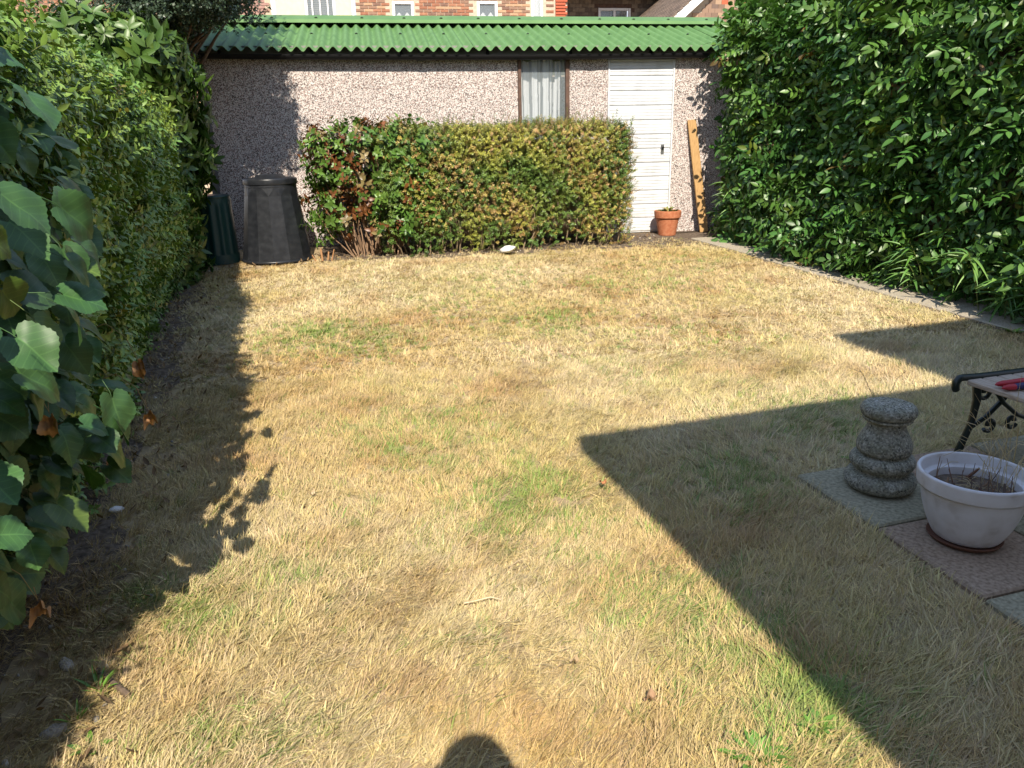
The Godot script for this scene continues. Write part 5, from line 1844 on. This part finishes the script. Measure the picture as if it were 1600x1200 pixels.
# ---------------------------------------------------------------- the photographer
# distances to tapered capsules, joined smoothly and meshed as surface nets
func sdf_mesh(bones: Array, cell: float, blend: float, b: MB) -> void:
	var lo := Vector3.INF
	var hi := -Vector3.INF
	for q in bones:
		for e in [[q[0], q[2]], [q[1], q[3]]]:
			lo = lo.min(e[0] - Vector3.ONE * (e[1] + cell * 2))
			hi = hi.max(e[0] + Vector3.ONE * (e[1] + cell * 2))
	var n := Vector3i(((hi - lo) / cell).ceil()) + Vector3i.ONE
	var f := PackedFloat32Array()
	f.resize(n.x * n.y * n.z)
	f.fill(9.0)
	var who := PackedInt32Array()
	who.resize(f.size())
	for bi in bones.size():
		var q: Array = bones[bi]
		var a: Vector3 = q[0]
		var e: Vector3 = q[1]
		var r0: float = q[2]
		var r1: float = q[3]
		var m := maxf(r0, r1) + cell * 2.5 + blend
		var l2 := a.min(e) - Vector3.ONE * m
		var h2 := a.max(e) + Vector3.ONE * m
		var i0 := Vector3i(((l2 - lo) / cell).floor()).clamp(Vector3i.ZERO, n - Vector3i.ONE)
		var i1 := Vector3i(((h2 - lo) / cell).ceil()).clamp(Vector3i.ZERO, n - Vector3i.ONE)
		var ab := e - a
		var len2 := maxf(ab.length_squared(), 1e-8)
		for iz in range(i0.z, i1.z + 1):
			for iy in range(i0.y, i1.y + 1):
				for ix in range(i0.x, i1.x + 1):
					var p := lo + Vector3(ix, iy, iz) * cell
					var t := clampf((p - a).dot(ab) / len2, 0, 1)
					var d := (p - a - ab * t).length() - lerpf(r0, r1, t)
					var k := (iz * n.y + iy) * n.x + ix
					var o := f[k]
					if d < o: who[k] = bi
					var h := maxf(blend - absf(d - o), 0.0) / blend
					f[k] = minf(d, o) - h * h * blend * 0.25
	var idx := PackedInt32Array()
	idx.resize(f.size())
	idx.fill(-1)
	var st := [1, n.x, n.x * n.y]
	for iz in n.z - 1:
		for iy in n.y - 1:
			for ix in n.x - 1:
				var k := (iz * n.y + iy) * n.x + ix
				var cnt := 0
				var sum := Vector3.ZERO
				var inside := 0
				for c in 8:
					if f[k + (c & 1) + ((c >> 1) & 1) * n.x + ((c >> 2) & 1) * st[2]] < 0: inside += 1
				if inside == 0 or inside == 8: continue
				for c in 8:
					var kc: int = k + (c & 1) + ((c >> 1) & 1) * n.x + ((c >> 2) & 1) * st[2]
					for ax in 3:
						if (c >> ax) & 1: continue
						var va := f[kc]
						var vb := f[kc + st[ax]]
						if (va < 0) != (vb < 0):
							var p := Vector3(c & 1, (c >> 1) & 1, (c >> 2) & 1)
							p[ax] += va / (va - vb)
							sum += p
							cnt += 1
				var g := Vector3(f[k + 1] - f[k], f[k + st[1]] - f[k], f[k + st[2]] - f[k]).normalized()
				b.col = bones[who[k]][4]
				idx[k] = b.vert(lo + (Vector3(ix, iy, iz) + sum / cnt) * cell, g)
	for iz in range(1, n.z - 1):
		for iy in range(1, n.y - 1):
			for ix in range(1, n.x - 1):
				var k := (iz * n.y + iy) * n.x + ix
				for ax in 3:
					if (f[k] < 0) == (f[k + st[ax]] < 0): continue
					var s1: int = st[(ax + 1) % 3]
					var s2: int = st[(ax + 2) % 3]
					var q := [idx[k], idx[k - s1], idx[k - s1 - s2], idx[k - s2]]
					if q.min() < 0: continue
					b.tri(q[0], q[1], q[2])
					b.tri(q[0], q[2], q[3])

func build_person() -> void:
	# stands just behind the camera, phone held at chest height, so that the head's shadow falls at the bottom of the picture
	var x := -0.085
	var d := -0.405
	var y0 := gy(x, d)
	var o := thing("person", P(x, y0, d), "standing person in dark top and jeans holding a phone, seen by shadow", "person")
	var skin := Color(.48, .29, .21)
	var top := Color(.05, .06, .09)
	var jean := Color(.06, .08, .14)
	var shoe := Color(.05, .05, .05)
	var hair := Color(.05, .03, .02)
	var B: Array = []
	var H := 1.80
	var hand_y := 1.11 - y0 - 0.03
	B.append([Vector3(0, 1.00, 0), Vector3(0, 1.20, 0), .145, .14, jean])
	B.append([Vector3(0, 1.18, 0), Vector3(0, 1.38, 0.01), .14, .145, top])
	B.append([Vector3(-.13, 1.42, 0.01), Vector3(.13, 1.42, 0.01), .085, .085, top])
	B.append([Vector3(0, 1.44, 0.0), Vector3(0, 1.63, -0.02), .058, .055, skin])
	for s in [-1.0, 1.0]:
		B.append([Vector3(s * .085, 0.98, 0), Vector3(s * .10, 0.52, -0.01), .088, .058, jean])
		B.append([Vector3(s * .10, 0.52, -0.01), Vector3(s * .11, 0.09, 0.02), .058, .042, jean])
		B.append([Vector3(s * .11, 0.045, 0.03), Vector3(s * .125, 0.04, -0.17), .044, .036, shoe])
		B.append([Vector3(s * .19, 1.42, 0.01), Vector3(s * .20, 1.17, -0.08), .052, .043, top])
		B.append([Vector3(s * .20, 1.17, -0.08), Vector3(s * .10 + .035, hand_y, -0.30), .042, .030, skin])
	var b := MB.new()
	sdf_mesh(B, 0.018, 0.05, b)
	# head with a face; hair over the crown
	var hc := Vector3(0, 1.745, -0.02)
	var F: Array = [
		[hc + Vector3(0, 0.02, 0.012), hc + Vector3(0, 0.03, -0.02), .082, .080, skin],
		[hc + Vector3(0, -0.06, -0.04), hc + Vector3(0, -0.02, -0.05), .045, .055, skin],
		[hc + Vector3(0, 0.0, -0.098), hc + Vector3(0, -0.025, -0.112), .010, .014, skin],
		[hc + Vector3(-.02, -0.058, -0.093), hc + Vector3(.02, -0.058, -0.093), .008, .008, Color(.40, .16, .13)],
		[hc + Vector3(0, 0.05, 0.02), hc + Vector3(0, 0.045, 0.0), .086, .084, hair],
		[hc + Vector3(0, -0.01, 0.04), hc + Vector3(0, -0.05, 0.05), .070, .055, hair],
	]
	for s in [-1.0, 1.0]:
		F.append([hc + Vector3(s * .086, -0.005, 0.005), hc + Vector3(s * .088, -0.03, 0.0), .014, .011, skin])
		F.append([hc + Vector3(s * .032, 0.005, -0.088), hc + Vector3(s * .034, 0.005, -0.089), .011, .011, Color(.7, .7, .68)])
		F.append([hc + Vector3(s * .018, 0.022, -0.094), hc + Vector3(s * .048, 0.024, -0.086), .006, .005, hair])
	sdf_mesh(F, 0.008, 0.014, b)
	# hands closed on the phone's short ends
	for s in [-1.0, 1.0]:
		var hx: float = s * 0.088 + 0.035
		var Hn: Array = [[Vector3(s * .10 + .035, hand_y, -0.30), Vector3(hx, hand_y + 0.01, -0.335), .030, .030, skin]]
		for k in 4:
			var fy := hand_y - 0.022 + 0.018 * k
			Hn.append([Vector3(hx, fy, -0.345), Vector3(hx - s * .004, fy + .004, -0.372), .0095, .009, skin])
			Hn.append([Vector3(hx - s * .004, fy + .004, -0.372), Vector3(hx - s * (.026 + .004 * k), fy + .006, -0.378 + 0.001 * k), .009, .0075, skin])
		Hn.append([Vector3(hx, hand_y + .03, -0.325), Vector3(hx - s * .02, hand_y + .05, -0.335), .0105, .0095, skin])
		Hn.append([Vector3(hx - s * .02, hand_y + .05, -0.335), Vector3(hx - s * .045, hand_y + .04, -0.340), .0095, .008, skin])
		sdf_mesh(Hn, 0.005, 0.008, b)
	inst("body", b.mesh(), M.vcol, o)
	var ph := thing("phone", P(-0.05, 1.095, -0.024), "black phone held sideways in both hands of the person", "phone")
	var pb := MB.new()
	pb.box(T(Vector3.ZERO), Vector3(0.15, 0.072, 0.008), 0.003)
	inst("case", pb.mesh(), M.gutter, ph)

# ---------------------------------------------------------------- all of it
func _ready() -> void:
	soft.noise_type = FastNoiseLite.TYPE_SIMPLEX_SMOOTH
	soft.frequency = 0.01
	soft.fractal_octaves = 3
	soft.seed = 7
	fine.noise_type = FastNoiseLite.TYPE_SIMPLEX_SMOOTH
	fine.frequency = 0.05
	fine.seed = 9
	# camera
	var yaw := 0.1687
	var pit := 0.3048
	var rol := -0.0209
	var fw := P(sin(yaw) * cos(pit), -sin(pit), cos(yaw) * cos(pit))
	var rt := P(cos(yaw), 0, -sin(yaw))
	var up := rt.cross(fw)
	var cam := Camera3D.new()
	cam.name = "camera"
	add_child(cam)
	var rt2 := rt * cos(rol) + up * sin(rol)
	var up2 := up * cos(rol) - rt * sin(rol)
	cam.transform = Transform3D(Basis(rt2, up2, -fw), P(0, 1.1098, 0))
	cam.fov = 52.96
	cam.near = 0.02
	cam.far = 300.0
	cam.current = true
	# sky and sun
	var env := Environment.new()
	env.background_mode = Environment.BG_SKY
	var sm := ProceduralSkyMaterial.new()
	sm.sky_top_color = Color(0.45, 0.53, 0.66)
	sm.sky_horizon_color = Color(0.84, 0.85, 0.87)
	sm.sky_curve = 0.18
	sm.ground_bottom_color = Color(0.30, 0.25, 0.18)
	sm.ground_horizon_color = Color(0.55, 0.58, 0.60)
	sm.sun_angle_max = 20.0
	var sky := Sky.new()
	sky.sky_material = sm
	env.sky = sky
	env.background_energy_multiplier = 1.38
	env.tonemap_mode = Environment.TONE_MAPPER_LINEAR
	env.tonemap_exposure = 1.6
	env.sdfgi_enabled = true
	env.ssao_enabled = true
	env.ssil_enabled = true
	var we := WorldEnvironment.new()
	we.name = "world_environment"
	we.environment = env
	add_child(we)
	var az := deg_to_rad(7.0)
	var el := deg_to_rad(43.0)
	var ray := P(sin(az) * cos(el), -sin(el), cos(az) * cos(el))   # the way the light travels
	var sun := DirectionalLight3D.new()
	sun.name = "sun"
	add_child(sun)
	sun.look_at_from_position(Vector3.ZERO, ray, Vector3.UP)
	sun.light_energy = 1.6
	sun.light_color = Color(1.0, 0.955, 0.885)
	sun.light_angular_distance = 0.5
	sun.shadow_enabled = true
	# structure
	make_materials()
	build_ground()
	build_beds()
	build_paving()
	build_garage()
	build_houses()
	build_own_house(ray)
	# plants
	build_plants()
	build_vine()
	# objects
	build_bins()
	build_objects()
	build_person()
	build_litter()
	build_lawn()
